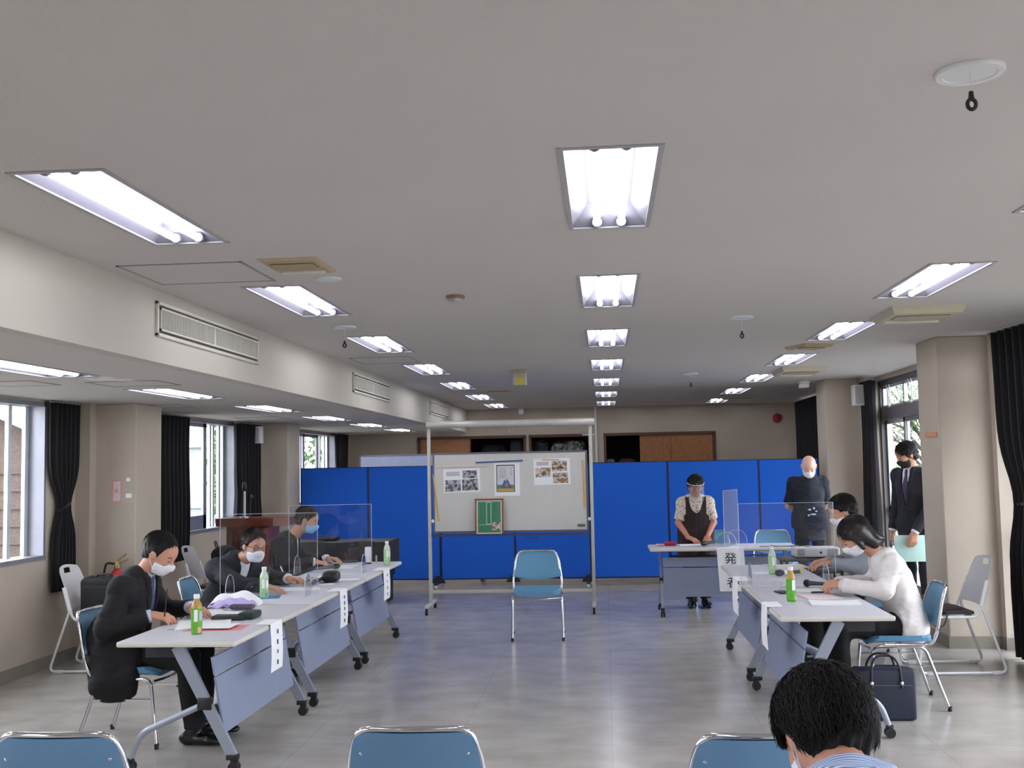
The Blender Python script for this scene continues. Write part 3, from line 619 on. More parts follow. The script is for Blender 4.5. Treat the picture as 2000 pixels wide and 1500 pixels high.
# ================================================================ BLUE CHAIRS
def chair():
    r = thing('blue_chair', 'x', 'chair'); R = .0105      # faces +X ; origin on the floor under the seat
    bm = NB(); add_prism(bm, rrect(-.20, .205, -.215, .215, .07, 6), .035, z0=.418)
    bmesh.ops.bevel(bm, geom=[e for e in bm.edges if abs(e.verts[0].co.z-e.verts[1].co.z) < 1e-5 and e.verts[0].co.z > .44], offset=.014, segments=3, affect='EDGES')
    for v in bm.verts:
        v.co.z += .012*((v.co.y/.2)**2)-(.02*max(0, (v.co.x-.1)/.1)**2)
    obj('seat', bm, CHAIRBLUE, r)
    def bk(u, v, off):
        y = (u-.5)*2; z = .51+.255*v; hw = .228-.035*v; x = -.215-.085*v-.028*(1-y*y)+off
        rr = .07; zz = z; yy = y*hw
        if v > .8: yy *= 1-.10*((v-.8)/.2)**2.5
        if v < .25: zz = z+.035*(y*y)*(1-v/.25)
        return (x, yy, zz)
    bm = NB(); add_sheet(bm, lambda u, v: bk(u, v, .022-.012*abs(2*u-1)**4-.012*abs(2*v-1)**6), 14, 12, .004); obj('backrest_pad', bm, CHAIRBLUE, r, ang=60)
    bm = NB(); add_sheet(bm, lambda u, v: bk(u, v, 0), 14, 12, .006); sh = obj('backrest_shell', bm, CHAIRBACK, r, ang=60)
    for s in (-1, 1):
        q = bk(.5+s*.42, .72, -.004); bm = NB(); add_ball(bm, q, (.004, .007, .007), sub=2); obj('rivet', bm, CHROME, sh)
    arch = [(.10, -.205, .405), (-.19, -.222, .408), (-.222, -.232, .50), (-.268, -.205, .70), (-.302, -.175, .775), (-.325, 0, .775), (-.302, .175, .775), (-.268, .205, .70), (-.222, .232, .50), (-.19, .222, .408), (.10, .205, .405)]
    bm = NB(); add_tube(bm, fillet(arch, [.0, .05, .03, .05, .06, .1, .06, .05, .03, .05], 6)[0:], R, 10); obj('back_frame', bm, CHROME, r)
    for s in (-1, 1):
        bm = NB(); add_tube(bm, fillet([(0, s*.225, .398), (.175, s*.225, .398), (.215, s*.232, 0.012)], .05, 6), R, 10); l = obj('leg', bm, CHROME, r); bm = NB(); add_lathe(bm, [(.013, 0), (.014, .03), (.011, .032)], (.2165, s*.232, 0), 10); obj('foot_cap', bm, BLACKP, l)
        bm = NB(); add_tube(bm, fillet([(0, s*.225, .398), (-.14, s*.225, .398), (-.27, s*.24, 0.012)], .05, 6), R, 10); l = obj('leg', bm, CHROME, r); bm = NB(); add_lathe(bm, [(.013, 0), (.014, .03), (.011, .032)], (-.272, s*.24, 0), 10); obj('foot_cap', bm, BLACKP, l)
        bm = NB(); add_tube(bm, [(.19, s*.228, .28), (-.18, s*.23, .28)], .005, 6); obj('side_rail', bm, CHROME, r)
    bm = NB(); add_tube(bm, fillet([(.19, -.225, .385), (.21, 0, .372), (.19, .225, .385)], .1, 6), R*.8, 8); obj('front_rail', bm, CHROME, r)
    bm = NB(); add_tube(bm, [(-.13, -.225, .39), (-.13, .225, .39)], R*.8, 8); obj('rear_rail', bm, CHROME, r)
    return r
CH0 = chair(); CH0.location = (-.66, 10.13, 0); CH0.rotation_euler = (0, 0, -PI/2+.05); CH0['label'] = 'empty blue chair standing alone in the middle of the floor facing the camera'; CH0['group'] = 'blue chairs'
def pch(x, y, rz, label): return dup(CH0, (x, y, 0), rz, label, 'blue chairs')
for px, lab in ((122, 'blue chair seen from behind at the bottom left corner'), (800, 'blue chair seen from behind at the bottom edge, centre'), (1476, 'blue chair seen from behind at the bottom edge beside the dark-haired head')):
    p = az(px, 1425, .775); pch(p.x, 3.43+.31 - (.08 if px != 800 else 0), PI/2+.03, lab)
pch(-2.85, 6.40, .0, 'blue chair under the man in a dark suit nearest on the left')
pch(-2.96, 8.18, .05, 'blue chair under the leaning man in the middle of the left tables')
pch(-3.0, 9.85, 0, 'blue chair under the man with a light blue mask')
pch(1.87, 7.38, PI-.05, 'blue chair under the woman in a white jacket')
pch(2.02, 9.02, PI, 'blue chair under the person in grey behind the woman in white')
pch(1.24, 12.85, -PI/2, 'blue chair behind the woman in an apron, at the speaker table')
pch(1.95, 12.75, -PI/2, 'blue chair beside the bald man, behind the projector table')
# ================================================================ WHITE SLED CHAIRS
def wchair():
    r = thing('white_chair', 'x', 'chair')     # faces +X
    bm = NB(); add_prism(bm, rrect(-.2, .22, -.21, .21, .05, 5), .022, z0=.425)
    for v in bm.verts: v.co.z += .01*(v.co.y/.2)**2
    obj('seat', bm, mat('dark_seat', (52, 44, 50), .7), r)
    def bk(u, v):
        y = (u-.5)*2; z = .50+.33*v; hw = .215-.03*v; yy = y*hw*(1-.12*max(0, (v-.85)/.15)**2); return (-.225-.13*v+.03*y*y-.03, yy, z+.02*(1-y*y)*(v > .9))
    bm = NB(); n1, n2 = 14, 14; g = [[bm.verts.new(bk(i/n1, j/n2)) for j in range(n2+1)] for i in range(n1+1)]
    fs = [bm.faces.new((g[i][j], g[i+1][j], g[i+1][j+1], g[i][j+1])) for i in range(n1) for j in range(n2) if not (5 <= i <= 8 and j == 12)]
    bmesh.ops.solidify(bm, geom=fs, thickness=.01); b = obj('backrest', bm, WHITEP, r, ang=60)
    for s in (-1, 1):
        path = [(-.35, s*.19, .80), (-.235, s*.215, .50), (-.205, s*.22, .40)]; bm = NB(); add_tube(bm, [(-.30, s*.195, .68), (-.232, s*.217, .47)], .018, 10, flat=.7); obj('back_bracket', bm, WHITEP, r)
        bm = NB(); add_tube(bm, fillet([(-.235, s*.222, .49), (-.20, s*.222, .418), (.19, s*.222, .418)], .05, 5), .011, 8); obj('seat_rail', bm, WHITEM, r)
        bm = NB(); add_tube(bm, fillet([(-.235, s*.226, .50), (-.40, s*.232, .014), (.24, s*.232, .014), (.20, s*.222, .415)], .06, 6), .0105, 8); l = obj('sled_leg', bm, WHITEM, r)
        for x in (-.32, .15):
            bm = NB(); bx(bm, x-.035, x+.035, s*.232-.015, s*.232+.015, 0, .028, bev=.006); obj('foot_pad', bm, WHITEP, l)
    for q in (.19, -.18):
        bm = NB(); add_tube(bm, [(q, -.222, .417), (q, .222, .417)], .01, 8); obj('cross_rail', bm, WHITEM, r)
    return r
W0 = wchair(); W0.location = (-4.12, 8.70, 0); W0.rotation_euler = (0, 0, .04); W0['label'] = 'white sled-base chair by the left wall holding a black briefcase'; W0['group'] = 'white sled chairs'
dup(W0, (-3.92, 10.75, 0), .03, 'white sled-base chair holding a black backpack, behind the nearest seated man', 'white sled chairs')
dup(W0, (2.50, 8.52, 0), PI+.04, 'white sled-base chair by the right pillar holding a hat and bag', 'white sled chairs')
# ================================================================ FOLDING TABLES
def caster(bm, x, y, ax_='x'):
    M_ = Matrix.Translation((x, y, .03)) @ Matrix.Rotation(PI/2, 4, 'Y')
    for s in (-.013, .013): add_lathe(bm, [(.012, s-.009), (.029, s-.009), (.03, s), (.029, s+.009), (.012, s+.009)], n=16, M=M_)
    bx(bm, x-.012, x+.012, y-.022, y+.02, .035, .075, bev=.005)
def table(L, D, name='folding_table'):
    """top spans x -L/2..L/2, y -D/2 (front, away from the sitter) .. D/2; legs at both ends"""
    r = thing(name, 'x', 'table')
    bm = NB(); bx(bm, -L/2+.004, L/2-.004, -D/2+.004, D/2-.004, .677, .705, bev=.004); obj('table_top', bm, TABLETOP, r)
    bm = NB(); poly = rrect(-L/2, L/2, -D/2, D/2, .012, 3); add_tube(bm, [(x, y, .690) for x, y in poly], .0135, 8, closed=True, flat=.45, up=(0, 0, 1)); obj('edge_band', bm, TABLEEDGE, r)
    for s in (-1, 1):
        x = s*(L/2-.11); bm = NB()
        a, b = Vector((x, .03, .665)), Vector((x, -D/2+.045, .085)); d = (b-a).normalized(); nn = d.cross(Vector((1, 0, 0)))
        for p, q in ((a, b),):
            vs = [p+nn*.034, p-nn*.034, q-nn*.026, q+nn*.026]; lo = [bm.verts.new(v+Vector((-.013, 0, 0))) for v in vs]; hi = [bm.verts.new(v+Vector((.013, 0, 0))) for v in vs]
            bm.faces.new(lo); bm.faces.new(hi[::-1])
            for i in range(4): bm.faces.new((lo[i], hi[i], hi[(i+1) % 4], lo[(i+1) % 4]))
        lg = obj('front_leg', bm, TABLELEG, r, ang=25)
        bm = NB(); q = b+Vector((0, 0, -.004)); bx(bm, x-.02, x+.02, q.y-.032, q.y+.032, .068, .096, bev=.004); obj('leg_cap', bm, BLACKP, lg)
        bm = NB(); caster(bm, x, b.y-.008); obj('caster', bm, BLACKP, lg)
        bm = NB(); m = a.lerp(b, .52); bx(bm, x-.019, x+.019, m.y-.035, m.y+.045, m.z-.035, m.z+.03, bev=.006); obj('hinge_block', bm, BLACKP, lg)
        bm = NB(); add_tube(bm, fillet([(x, m.y+.02, m.z-.01), (x, D/2-.08, .20), (x, D/2-.035, .07)], .07, 6), .017, 10, flat=.75); rl = obj('rear_leg', bm, TABLELEG, r)
        bm = NB(); caster(bm, x, D/2-.03); obj('caster', bm, BLACKP, rl)
    bm = NB(); w = L/2-.13; f0, f1 = -D/2+.17, -D/2+.10   # modesty panel leans with the legs
    def mp(z): return f0+(f1-f0)*(.60-z)/.4
    for z0, z1 in ((.505, .60), (.20, .495)):
        y0, y1 = mp(z0)-.0, mp(z1); v = [bm.verts.new((sx_*w, (y0 if zz == z0 else y1)+t_, zz)) for sx_ in (-1, 1) for zz in (z0, z1) for t_ in (-.006, .006)]
        # v: (-,z0,-),( -,z0,+),(-,z1,-),(-,z1,+),(+,...)
        for f in ((0, 1, 3, 2), (4, 6, 7, 5), (0, 2, 6, 4), (1, 5, 7, 3), (0, 4, 5, 1), (2, 3, 7, 6)): bm.faces.new([v[i] for i in f])
    bx(bm, -.012, .012, mp(.5)-.004, mp(.5)+.004, .49, .51)
    obj('modesty_panel', bm, PANELM, r, smooth=False)
    bm = NB(); bx(bm, -w, w, .0, .05, .645, .675); bx(bm, -w+.1, w-.1, .1, .26, .585, .592); 
    for s in (-1, 1): bx(bm, s*(w-.1)-.006, s*(w-.1)+.006, .1, .26, .585, .675)
    obj('under_shelf', bm, mat('dark_steel', (46, 46, 52), .5, .3), r, smooth=False)
    return r
TL, TD = 1.535, .64
T0 = table(TL, TD); T0['label'] = 'grey-topped folding table nearest the camera on the left'; T0['group'] = 'folding tables'
TX = -2.29; T0.location = (TX, 6.36, 0); T0.rotation_euler = (0, 0, PI/2)     # front edge towards +X
dup(T0, (TX, 7.93, 0), PI/2, 'grey-topped folding table, middle of the three on the left', 'folding tables')
dup(T0, (TX, 9.50, 0), PI/2, 'grey-topped folding table, farthest of the three on the left', 'folding tables')
RX = 1.30
dup(T0, (RX, 7.12, 0), -PI/2, 'grey-topped folding table nearest the camera on the right', 'folding tables')
dup(T0, (RX, 8.75, 0), -PI/2, 'grey-topped folding table, farther of the two on the right', 'folding tables')
dup(T0, (.45+TL/2, 11.68, 0), 0, 'folding table facing the camera with the large lettered banner', 'folding tables')
# ================================================================ BLUE PARTITIONS
FEET = mat('partition_foot', (30, 30, 48), .5)
PY = 14.35
edges = [-4.12, -3.20, -2.21, -1.22, -.21, .82, 2.0, 2.74]; zig = [0, .04, -.03, .04, -.03, .03, -.02, -.14]
pn = ['leftmost', 'second from the left', 'third from the left', 'fourth from the left, below the whiteboard', 'fifth from the left, right of the empty chair', 'behind the woman in an apron', 'rightmost, behind the bald man']
for i in range(7):
    xa, xb = edges[i]+.001, edges[i+1]-.001; ya, yb = PY+zig[i], PY+zig[i+1]
    L = math.hypot(xb-xa, yb-ya); t = thing('blue_partition', 'blue felt partition panel, '+pn[i], 'partition', (xa, ya, 0), math.atan2(yb-ya, xb-xa), 'row of blue partitions')
    bm = NB(); bx(bm, .012, L-.012, -.018, .018, .115, 1.61); obj('felt_panel', bm, BLUEP, t, smooth=False)
    bm = NB(); bx(bm, 0, .014, -.02, .02, .11, 1.62); bx(bm, L-.014, L, -.02, .02, .11, 1.62); bx(bm, 0, L, -.02, .02, .10, .118); bx(bm, 0, L, -.02, .02, 1.61, 1.62); obj('edge_frame', bm, NAVYP, t, smooth=False)
    for x in ((L-.03,) if i else (.03, L-.03)):
        bm = NB(); add_prism(bm, [(x-.09, .06), (x+.09, .06), (x+.09, .085), (x+.02, .16), (x-.02, .16), (x-.09, .085)], .03, Matrix.Rotation(PI/2, 4, 'X'), z0=.022); bx(bm, x-.02, x+.02, -.22, .22, .05, .075, bev=.004); f = obj('foot', bm, FEET, t, ang=20)
        for yy in (-.19, .19):
            bm = NB(); add_lathe(bm, [(.010, -.014), (.026, -.014), (.026, .014), (.010, .014)], n=14, M=Matrix.Translation((x, yy, .027)) @ Matrix.Rotation(PI/2, 4, 'Y')); obj('caster', bm, WHITEP, f)
# plain whiteboard behind the partitions
t = thing('second_whiteboard', 'plain whiteboard showing its top edge behind the left blue partitions', 'whiteboard', (-3.05, 15.3, 0)); a = ay(705, 889, 15.3)
bm = NB(); bx(bm, a.x+3.05, 1.5, -.015, .015, .7, a.z-.02); obj('board', bm, mat('cool_white_board', (205, 214, 238), .3), t)
bm = NB(); bx(bm, a.x+3.04, 1.51, -.02, .02, a.z-.025, a.z); bx(bm, a.x+3.03, a.x+3.05, -.02, .02, .7, a.z); bx(bm, 1.5, 1.52, -.02, .02, .7, a.z); obj('frame', bm, ALU, t)
bm = NB()
for x in (a.x+3.2, 1.3): add_tube(bm, [(x, .03, 0.03), (x, .03, 1.2)], .015, 8); bx(bm, x-.02, x+.02, -.25, .25, 0, .03)
obj('stand', bm, ALU, t)
# ================================================================ WHITEBOARD WITH SCREEN HOUSING
WY = 11.95; t = thing('rolling_whiteboard', 'rolling whiteboard on a pale steel frame in the middle of the room', 'whiteboard', (-1.06, WY, 0)); WX = -1.06
IV = mat('ivory_steel', (196, 194, 186), .45, .2)
for s, nm in ((-1, -1.965), (1, -.155)):
    x = nm-WX; bm = NB(); bx(bm, x-.018, x+.018, -.018, .018, .06, 2.1, bev=.004); pl = obj('post', bm, IV, t)
    bm = NB(); bx(bm, x-.02, x+.02, -.32, .32, .07, .10, bev=.004); ft = obj('foot_bar', bm, IV, t)
    for yy in (-.30, .30):
        bm = NB(); add_lathe(bm, [(.01, -.012), (.03, -.012), (.03, .012), (.01, .012)], n=16, M=Matrix.Translation((x, yy, .031)) @ Matrix.Rotation(PI/2, 4, 'Y')); bx(bm, x-.008, x+.008, yy-.02, yy+.015, .04, .075); obj('caster', bm, BLACKP, ft)
bm = NB(); bx(bm, -.9, .9, -.016, .016, .20, .235, bev=.004); obj('lower_rail', bm, IV, t)
bm = NB(); add_lathe(bm, [(.035, -.94), (.04, -.93), (.04, .93), (.035, .94)], n=18, M=Matrix.Translation((.015, -.03, 2.07)) @ Matrix.Rotation(PI/2, 4, 'Y')); h = obj('screen_housing', bm, IV, t)
bm = NB(); add_tube(bm, [(.03+math.sin(a_)*.03, -.03, 2.02-.03*math.cos(a_)-.02) for a_ in np.linspace(-2.6, 2.6, 13)], .0035, 6); obj('pull_ring', bm, IV, h)
bw0, bw1, bz0, bz1 = -1.905-WX, -.215-WX, .885, 1.735
bm = NB(); bx(bm, bw0, bw1, -.012, .012, bz0, bz1); bd = obj('board', bm, mat('whiteboard_surface', (206, 204, 200), .3, var=.02), t)
bm = NB()
for q in ((bw0-.02, bw1+.02, bz1, bz1+.02), (bw0-.02, bw1+.02, bz0-.02, bz0), (bw0-.02, bw0, bz0, bz1), (bw1, bw1+.02, bz0, bz1)): bx(bm, q[0], q[1], -.018, .018, q[2], q[3])
obj('board_frame', bm, mat('board_frame_steel', (110, 108, 122), .4, .5), t)
bm = NB(); bx(bm, bw0-.03, bw1+.03, -.085, -.018, bz0-.055, bz0-.045); bx(bm, bw0-.03, bw1+.03, -.088, -.083, bz0-.055, bz0-.03); obj('pen_tray', bm, mat('tray_navy', (58, 58, 92), .5), t)
text_mesh('innoms', .05, basis((.30-.06, -.09, bz0-.075), (1, 0, 0), (0, 0, 1)), INK, 'maker_lettering', t)
for x in (bw0-.03, bw1+.02):
    bm = NB(); add_lathe(bm, [(.016, -.02), (.02, 0), (.016, .02)], (0, 0, 0), 12, Matrix.Translation((x+.01, -.03, 1.0)) @ Matrix.Rotation(PI/2, 4, 'X')); obj('clamp_knob', bm, WHITEP, t)
FY = WY-.0125
def sheet(name, label, cat, p0, p1, m, dy=0, parts=(), group=None, rot=0):
    a, b = ay(*p0, FY), ay(*p1, FY); w, h = abs(b.x-a.x)/2, abs(a.z-b.z)/2
    r = thing(name, label, cat, ((a.x+b.x)/2, FY-dy, (a.z+b.z)/2), 0, group); r.rotation_euler = (0, rot, 0)
    bm = NB(); bx(bm, -w, w, -.0015, 0, -h, h); obj('paper_sheet', bm, m, r)
    for nm, u0, u1, v0, v1, mm, zz in parts:
        bm = NB(); bx(bm, -w+2*w*u0, -w+2*w*u1, -.0015-zz, -.001, h-2*h*v1, h-2*h*v0); obj(nm, bm, mm, r)
    return r, w, h
def mat_photo(name, cols, scale=14, seed=0):
    m = bpy.data.materials.new(name); m.use_nodes = True; tt = m.node_tree; n = tt.nodes; l = tt.links; b = n['Principled BSDF']; o = n.new('ShaderNodeTexCoord'); mp = n.new('ShaderNodeMapping'); mp.inputs['Location'].default_value = (seed*3.1, seed*1.7, seed); l.new(o.outputs['Object'], mp.inputs[0])
    v = n.new('ShaderNodeTexNoise'); v.inputs['Scale'].default_value = scale; v.inputs['Detail'].default_value = 3; l.new(mp.outputs[0], v.inputs['Vector']); r = n.new('ShaderNodeValToRGB'); l.new(v.outputs[0], r.inputs[0]); r.color_ramp.interpolation = 'LINEAR'
    r.color_ramp.elements[0].position = .2; r.color_ramp.elements[0].color = (*srgb(*cols[0]), 1); r.color_ramp.elements[1].position = .40; r.color_ramp.elements[1].color = (*srgb(*cols[1]), 1)
    for i, c in enumerate(cols[2:]): e = r.color_ramp.elements.new(.5+.09*i); e.color = (*srgb(*c), 1)
    l.new(r.outputs[0], b.inputs['Base Color']); b.inputs['Roughness'].default_value = .5; return m
PB = [mat_photo('bw_photo_%d' % i, [(40, 42, 52), (90, 92, 100), (196, 196, 200), (70, 72, 80)], 17, i) for i in range(3)]
PC = [mat_photo('colour_photo_%d' % i, [(46, 46, 70), (122, 96, 70), (216, 212, 212), (150, 110, 70)], 16, i+5) for i in range(3)]
TXT = mat('faint_text', (190, 188, 200), .8)
sheet('photo_print_sheet', 'white sheet with three black-and-white photos, left on the whiteboard', 'poster', (866, 916), (938, 961), PAPER, 0, [('photo', .53, .92, .08, .42, PB[0], .001), ('photo', .04, .47, .47, .95, PB[1], .001), ('photo', .51, .94, .46, .93, PB[2], .001), ('text_block', .08, .45, .12, .3, TXT, .0006)], rot=-.02)
sheet('photo_print_sheet', 'white sheet with three colour photos, right on the whiteboard', 'poster', (1042, 896), (1114, 946), PAPER, 0, [('photo', .5, .92, .10, .50, PC[0], .001), ('photo', .52, .94, .55, .95, PC[1], .001), ('photo', .05, .47, .35, .70, PC[2], .001), ('text_block', .08, .42, .12, .26, TXT, .0006)], rot=-.015)
r, w, h = sheet('picture_sheet', 'white print with dark-bordered picture of a blue figure, centre of the whiteboard', 'poster', (965, 905), (1016, 968), PAPER, 0, [('dark_border', .08, .80, .05, .88, mat('border_blue', (44, 52, 84), .7), .0006), ('picture_ground', .11, .77, .08, .86, mat('pic_paper', (206, 204, 210), .7), .0012), ('green_band', .11, .77, .66, .78, mat('pic_green', (96, 140, 96), .7), .0016), ('orange_band', .11, .77, .78, .86, mat('pic_orange', (206, 156, 70), .7), .0016)], rot=.0)
Mx = Matrix.Rotation(PI/2, 4, 'X')
bm = NB(); add_prism(bm, [(-.075, -.095), (-.05, -.05), (-.03, .0), (-.012, -.02), (0, .01), (.02, -.03), (.045, -.075), (.05, -.095)], .002, Mx, z0=.003); obj('blue_shape', bm, mat('pic_blue', (52, 104, 170), .7), r)
bm = NB(); add_ball(bm, (-.005, -.006, -.06), (.022, .002, .026)); obj('orange_shape', bm, mat('pic_rust', (186, 110, 66), .7), r)
bm = NB(); rnd = random.Random(2)
for i, x in enumerate((-.07, -.045, -.02, .045)):
    for k in range(7 if i < 3 else 5):
        z = .125-k*.017-(.0 if i != 3 else 0); bx(bm, x-.005+rnd.uniform(-.002, .002), x+.004+rnd.uniform(-.002, .003), -.0045, -.003, z-.006, z)
s_ = obj('script_marks', bm, INK, r, smooth=False)
# strips, bars and pointer on the board
for nm, lab, p0, p1, m, wd in (
    ('magnetic_strip', 'blue magnetic strip above the centre print on the whiteboard', (929, 903.5), (1021, 899.5), mat('strip_blue', (52, 92, 160), .5), .014),
    ('magnetic_strip', 'cream magnetic strip above the black-and-white photo sheet', (850, 914), (951, 911), mat('strip_cream', (206, 190, 160), .5), .006),
    ('magnetic_strip', 'short orange magnetic strip above the colour photo sheet', (1059, 898), (1092, 897.5), mat('strip_orange', (206, 150, 60), .5), .008),
    ('yellow_pointer', 'yellow wooden pointer leaning on the left edge of the whiteboard', (846, 927), (857.5, 1018), mat('yellow_wood', (214, 164, 56), .5), .014),
    ('yellow_bar', 'yellow bar standing upright at the right edge of the whiteboard', (1138.5, 899), (1142, 993), mat('yellow_wood', (214, 164, 56), .5), .014)):
    a, b = ay(*p0, FY), ay(*p1, FY); bm = NB(); add_tube(bm, [(a.x, FY-.006, a.z), (b.x, FY-.006, b.z)], wd/2*1.2, 4, flat=.9, up=(0, 1, 0)); tag(obj(nm, bm, m), lab, 'strip')
a = ay(1136, 1025.5, FY); bm = NB(); bx(bm, a.x-.045, a.x+.04, FY-.028, FY, a.z-.013, a.z+.013, bev=.004); tag(obj('board_eraser', bm, mat('eraser_grey', (108, 104, 104), .8)), 'grey board eraser stuck at the lower right of the whiteboard', 'eraser')
# framed certificate on the tray
a, b = ay(927, 971, FY-.06), ay(984, 1044, FY-.06); w, h = (b.x-a.x)/2, .203; t = thing('framed_certificate', 'brown-framed green certificate standing on the whiteboard tray', 'picture frame', ((a.x+b.x)/2, FY-.06, .835)); t.rotation_euler = (-.06, 0, -.0)
bm = NB()
for q in ((-w, w, 2*h-.02, 2*h), (-w, w, 0, .02), (-w, -w+.018, 0, 2*h), (w-.018, w, 0, 2*h)): bx(bm, q[0], q[1], -.012, .01, q[2], q[3], bev=.003)
obj('frame', bm, mat_wood('frame_wood', (120, 72, 42), (146, 92, 58)), t)
bm = NB(); bx(bm, -w+.015, w-.015, -.004, .004, .015, 2*h-.015); obj('mount', bm, mat('cream_card', (226, 218, 200), .7), t)
bm = NB(); bx(bm, -w+.032, w-.032, -.006, -.003, .032, 2*h-.032); obj('green_sheet', bm, mat('green_print', (62, 132, 98), .6, var=.12, scale=40), t)
bm = NB()
for q in ((-.032, .022, 2*h-.045, 2*h-.041), (-.032, .022, .125, .129), (-.032, -.028, .125, 2*h-.041), (.018, .022, .125, 2*h-.041), (-w+.045, .03, .118, .121)): bx(bm, q[0], q[1], -.0075, -.006, q[2], q[3])
obj('white_rule', bm, PAPER, t, smooth=False)
bm = NB()
for x in (-.09, -.07, -.05, -.005, .045, .06, .075):
    for k in range(11): bx(bm, x-.003, x+.003, -.0072, -.006, .14+k*.02, .15+k*.02)
for k in range(4): bx(bm, -w+.05, .02, -.0072, -.006, .05+k*.018, .054+k*.018)
obj('print_marks', bm, mat('dark_green_print', (40, 96, 74), .6), t, smooth=False)
bm = NB(); bx(bm, .03, w-.034, -.0085, -.006, .06, .145); obj('portrait_photo', bm, PC[0], t)
for i, (px, m) in enumerate(((905, (200, 60, 70)), (1035, (60, 110, 190)), (1048, (70, 150, 170)), (1062, (60, 60, 70)), (1088, (220, 220, 224)), (1110, (190, 80, 90)))):
    a = ay(px, 1044, FY-.05); bm = NB(); L = .055 if i else .09; add_tube(bm, [(a.x-L, FY-.05, .841), (a.x+L*.6, FY-.05, .841), (a.x+L*.6, FY-.05, .841), (a.x+L, FY-.05, .841)], [.008, .008, .0065, .0065], 8)
    tag(obj('board_marker', bm, mat('marker_%d' % i, m, .5)), '%s marker on the whiteboard tray' % ['red', 'blue', 'teal', 'black', 'white', 'dull pink'][i], 'marker', 'markers on the tray')
# ================================================================ PEOPLE: smooth-union distance fields -> one continuous skin each
V3 = lambda *a: np.array(a, dtype=np.float64)
def rotm(yaw=0, pitch=0, roll=0):
    """head rotation: +yaw to the left, +pitch looks down, roll tips to the right"""
    return np.array((Matrix.Rotation(yaw, 3, 'Z') @ Matrix.Rotation(pitch, 3, 'Y') @ Matrix.Rotation(roll, 3, 'X')))
class Cap:
    def __init__(s, a, b, ra, rb, k=.03, flat=None, f=1., cut=False):
        s.a, s.b, s.ra, s.rb, s.k, s.flat, s.f, s.cut = V3(*a), V3(*b), ra, rb, k, flat, f, cut
    def box(s): m = max(s.ra, s.rb); return np.minimum(s.a, s.b)-m, np.maximum(s.a, s.b)+m
    def d(s, x, y, z, inf=0):
        a, ab = s.a, s.b-s.a; L2 = float(ab@ab)+1e-12
        px, py, pz = x-a[0], y-a[1], z-a[2]
        t = (px*ab[0]+py*ab[1]+pz*ab[2])/L2; tc = np.clip(t, 0, 1)
        qx, qy, qz = px-tc*ab[0], py-tc*ab[1], pz-tc*ab[2]
        q2 = qx*qx+qy*qy+qz*qz
        if s.flat is not None:
            n = s.flat; dn = qx*n[0]+qy*n[1]+qz*n[2]; q2 = q2+dn*dn*(1/(s.f*s.f)-1)
        r = s.ra+(s.rb-s.ra)*tc; d = np.sqrt(q2)-r
        if s.flat is not None: d = d*(.5+.5*s.f)
        d = d-inf
        if s.cut: d = np.maximum(d, (t-1)*math.sqrt(L2))
        return d
class Ell:
    def __init__(s, c, r, R=None, k=.02): s.c, s.r, s.R, s.k = V3(*c), V3(*r), R, k
    def box(s): m = s.r.max(); return s.c-m, s.c+m
    def d(s, x, y, z, inf=0):
        px, py, pz = x-s.c[0], y-s.c[1], z-s.c[2]
        if s.R is not None:
            R = s.R; px, py, pz = px*R[0, 0]+py*R[1, 0]+pz*R[2, 0], px*R[0, 1]+py*R[1, 1]+pz*R[2, 1], px*R[0, 2]+py*R[1, 2]+pz*R[2, 2]
        r = s.r+inf; k0 = np.sqrt((px/r[0])**2+(py/r[1])**2+(pz/r[2])**2); k1 = np.sqrt((px/r[0]**2)**2+(py/r[1]**2)**2+(pz/r[2]**2)**2)+1e-9
        return k0*(k0-1)/k1
def smin(a, b, k):
    if k <= 0: return np.minimum(a, b)
    h = np.clip(.5+.5*(b-a)/k, 0, 1); return b+(a-b)*h-k*h*(1-h)
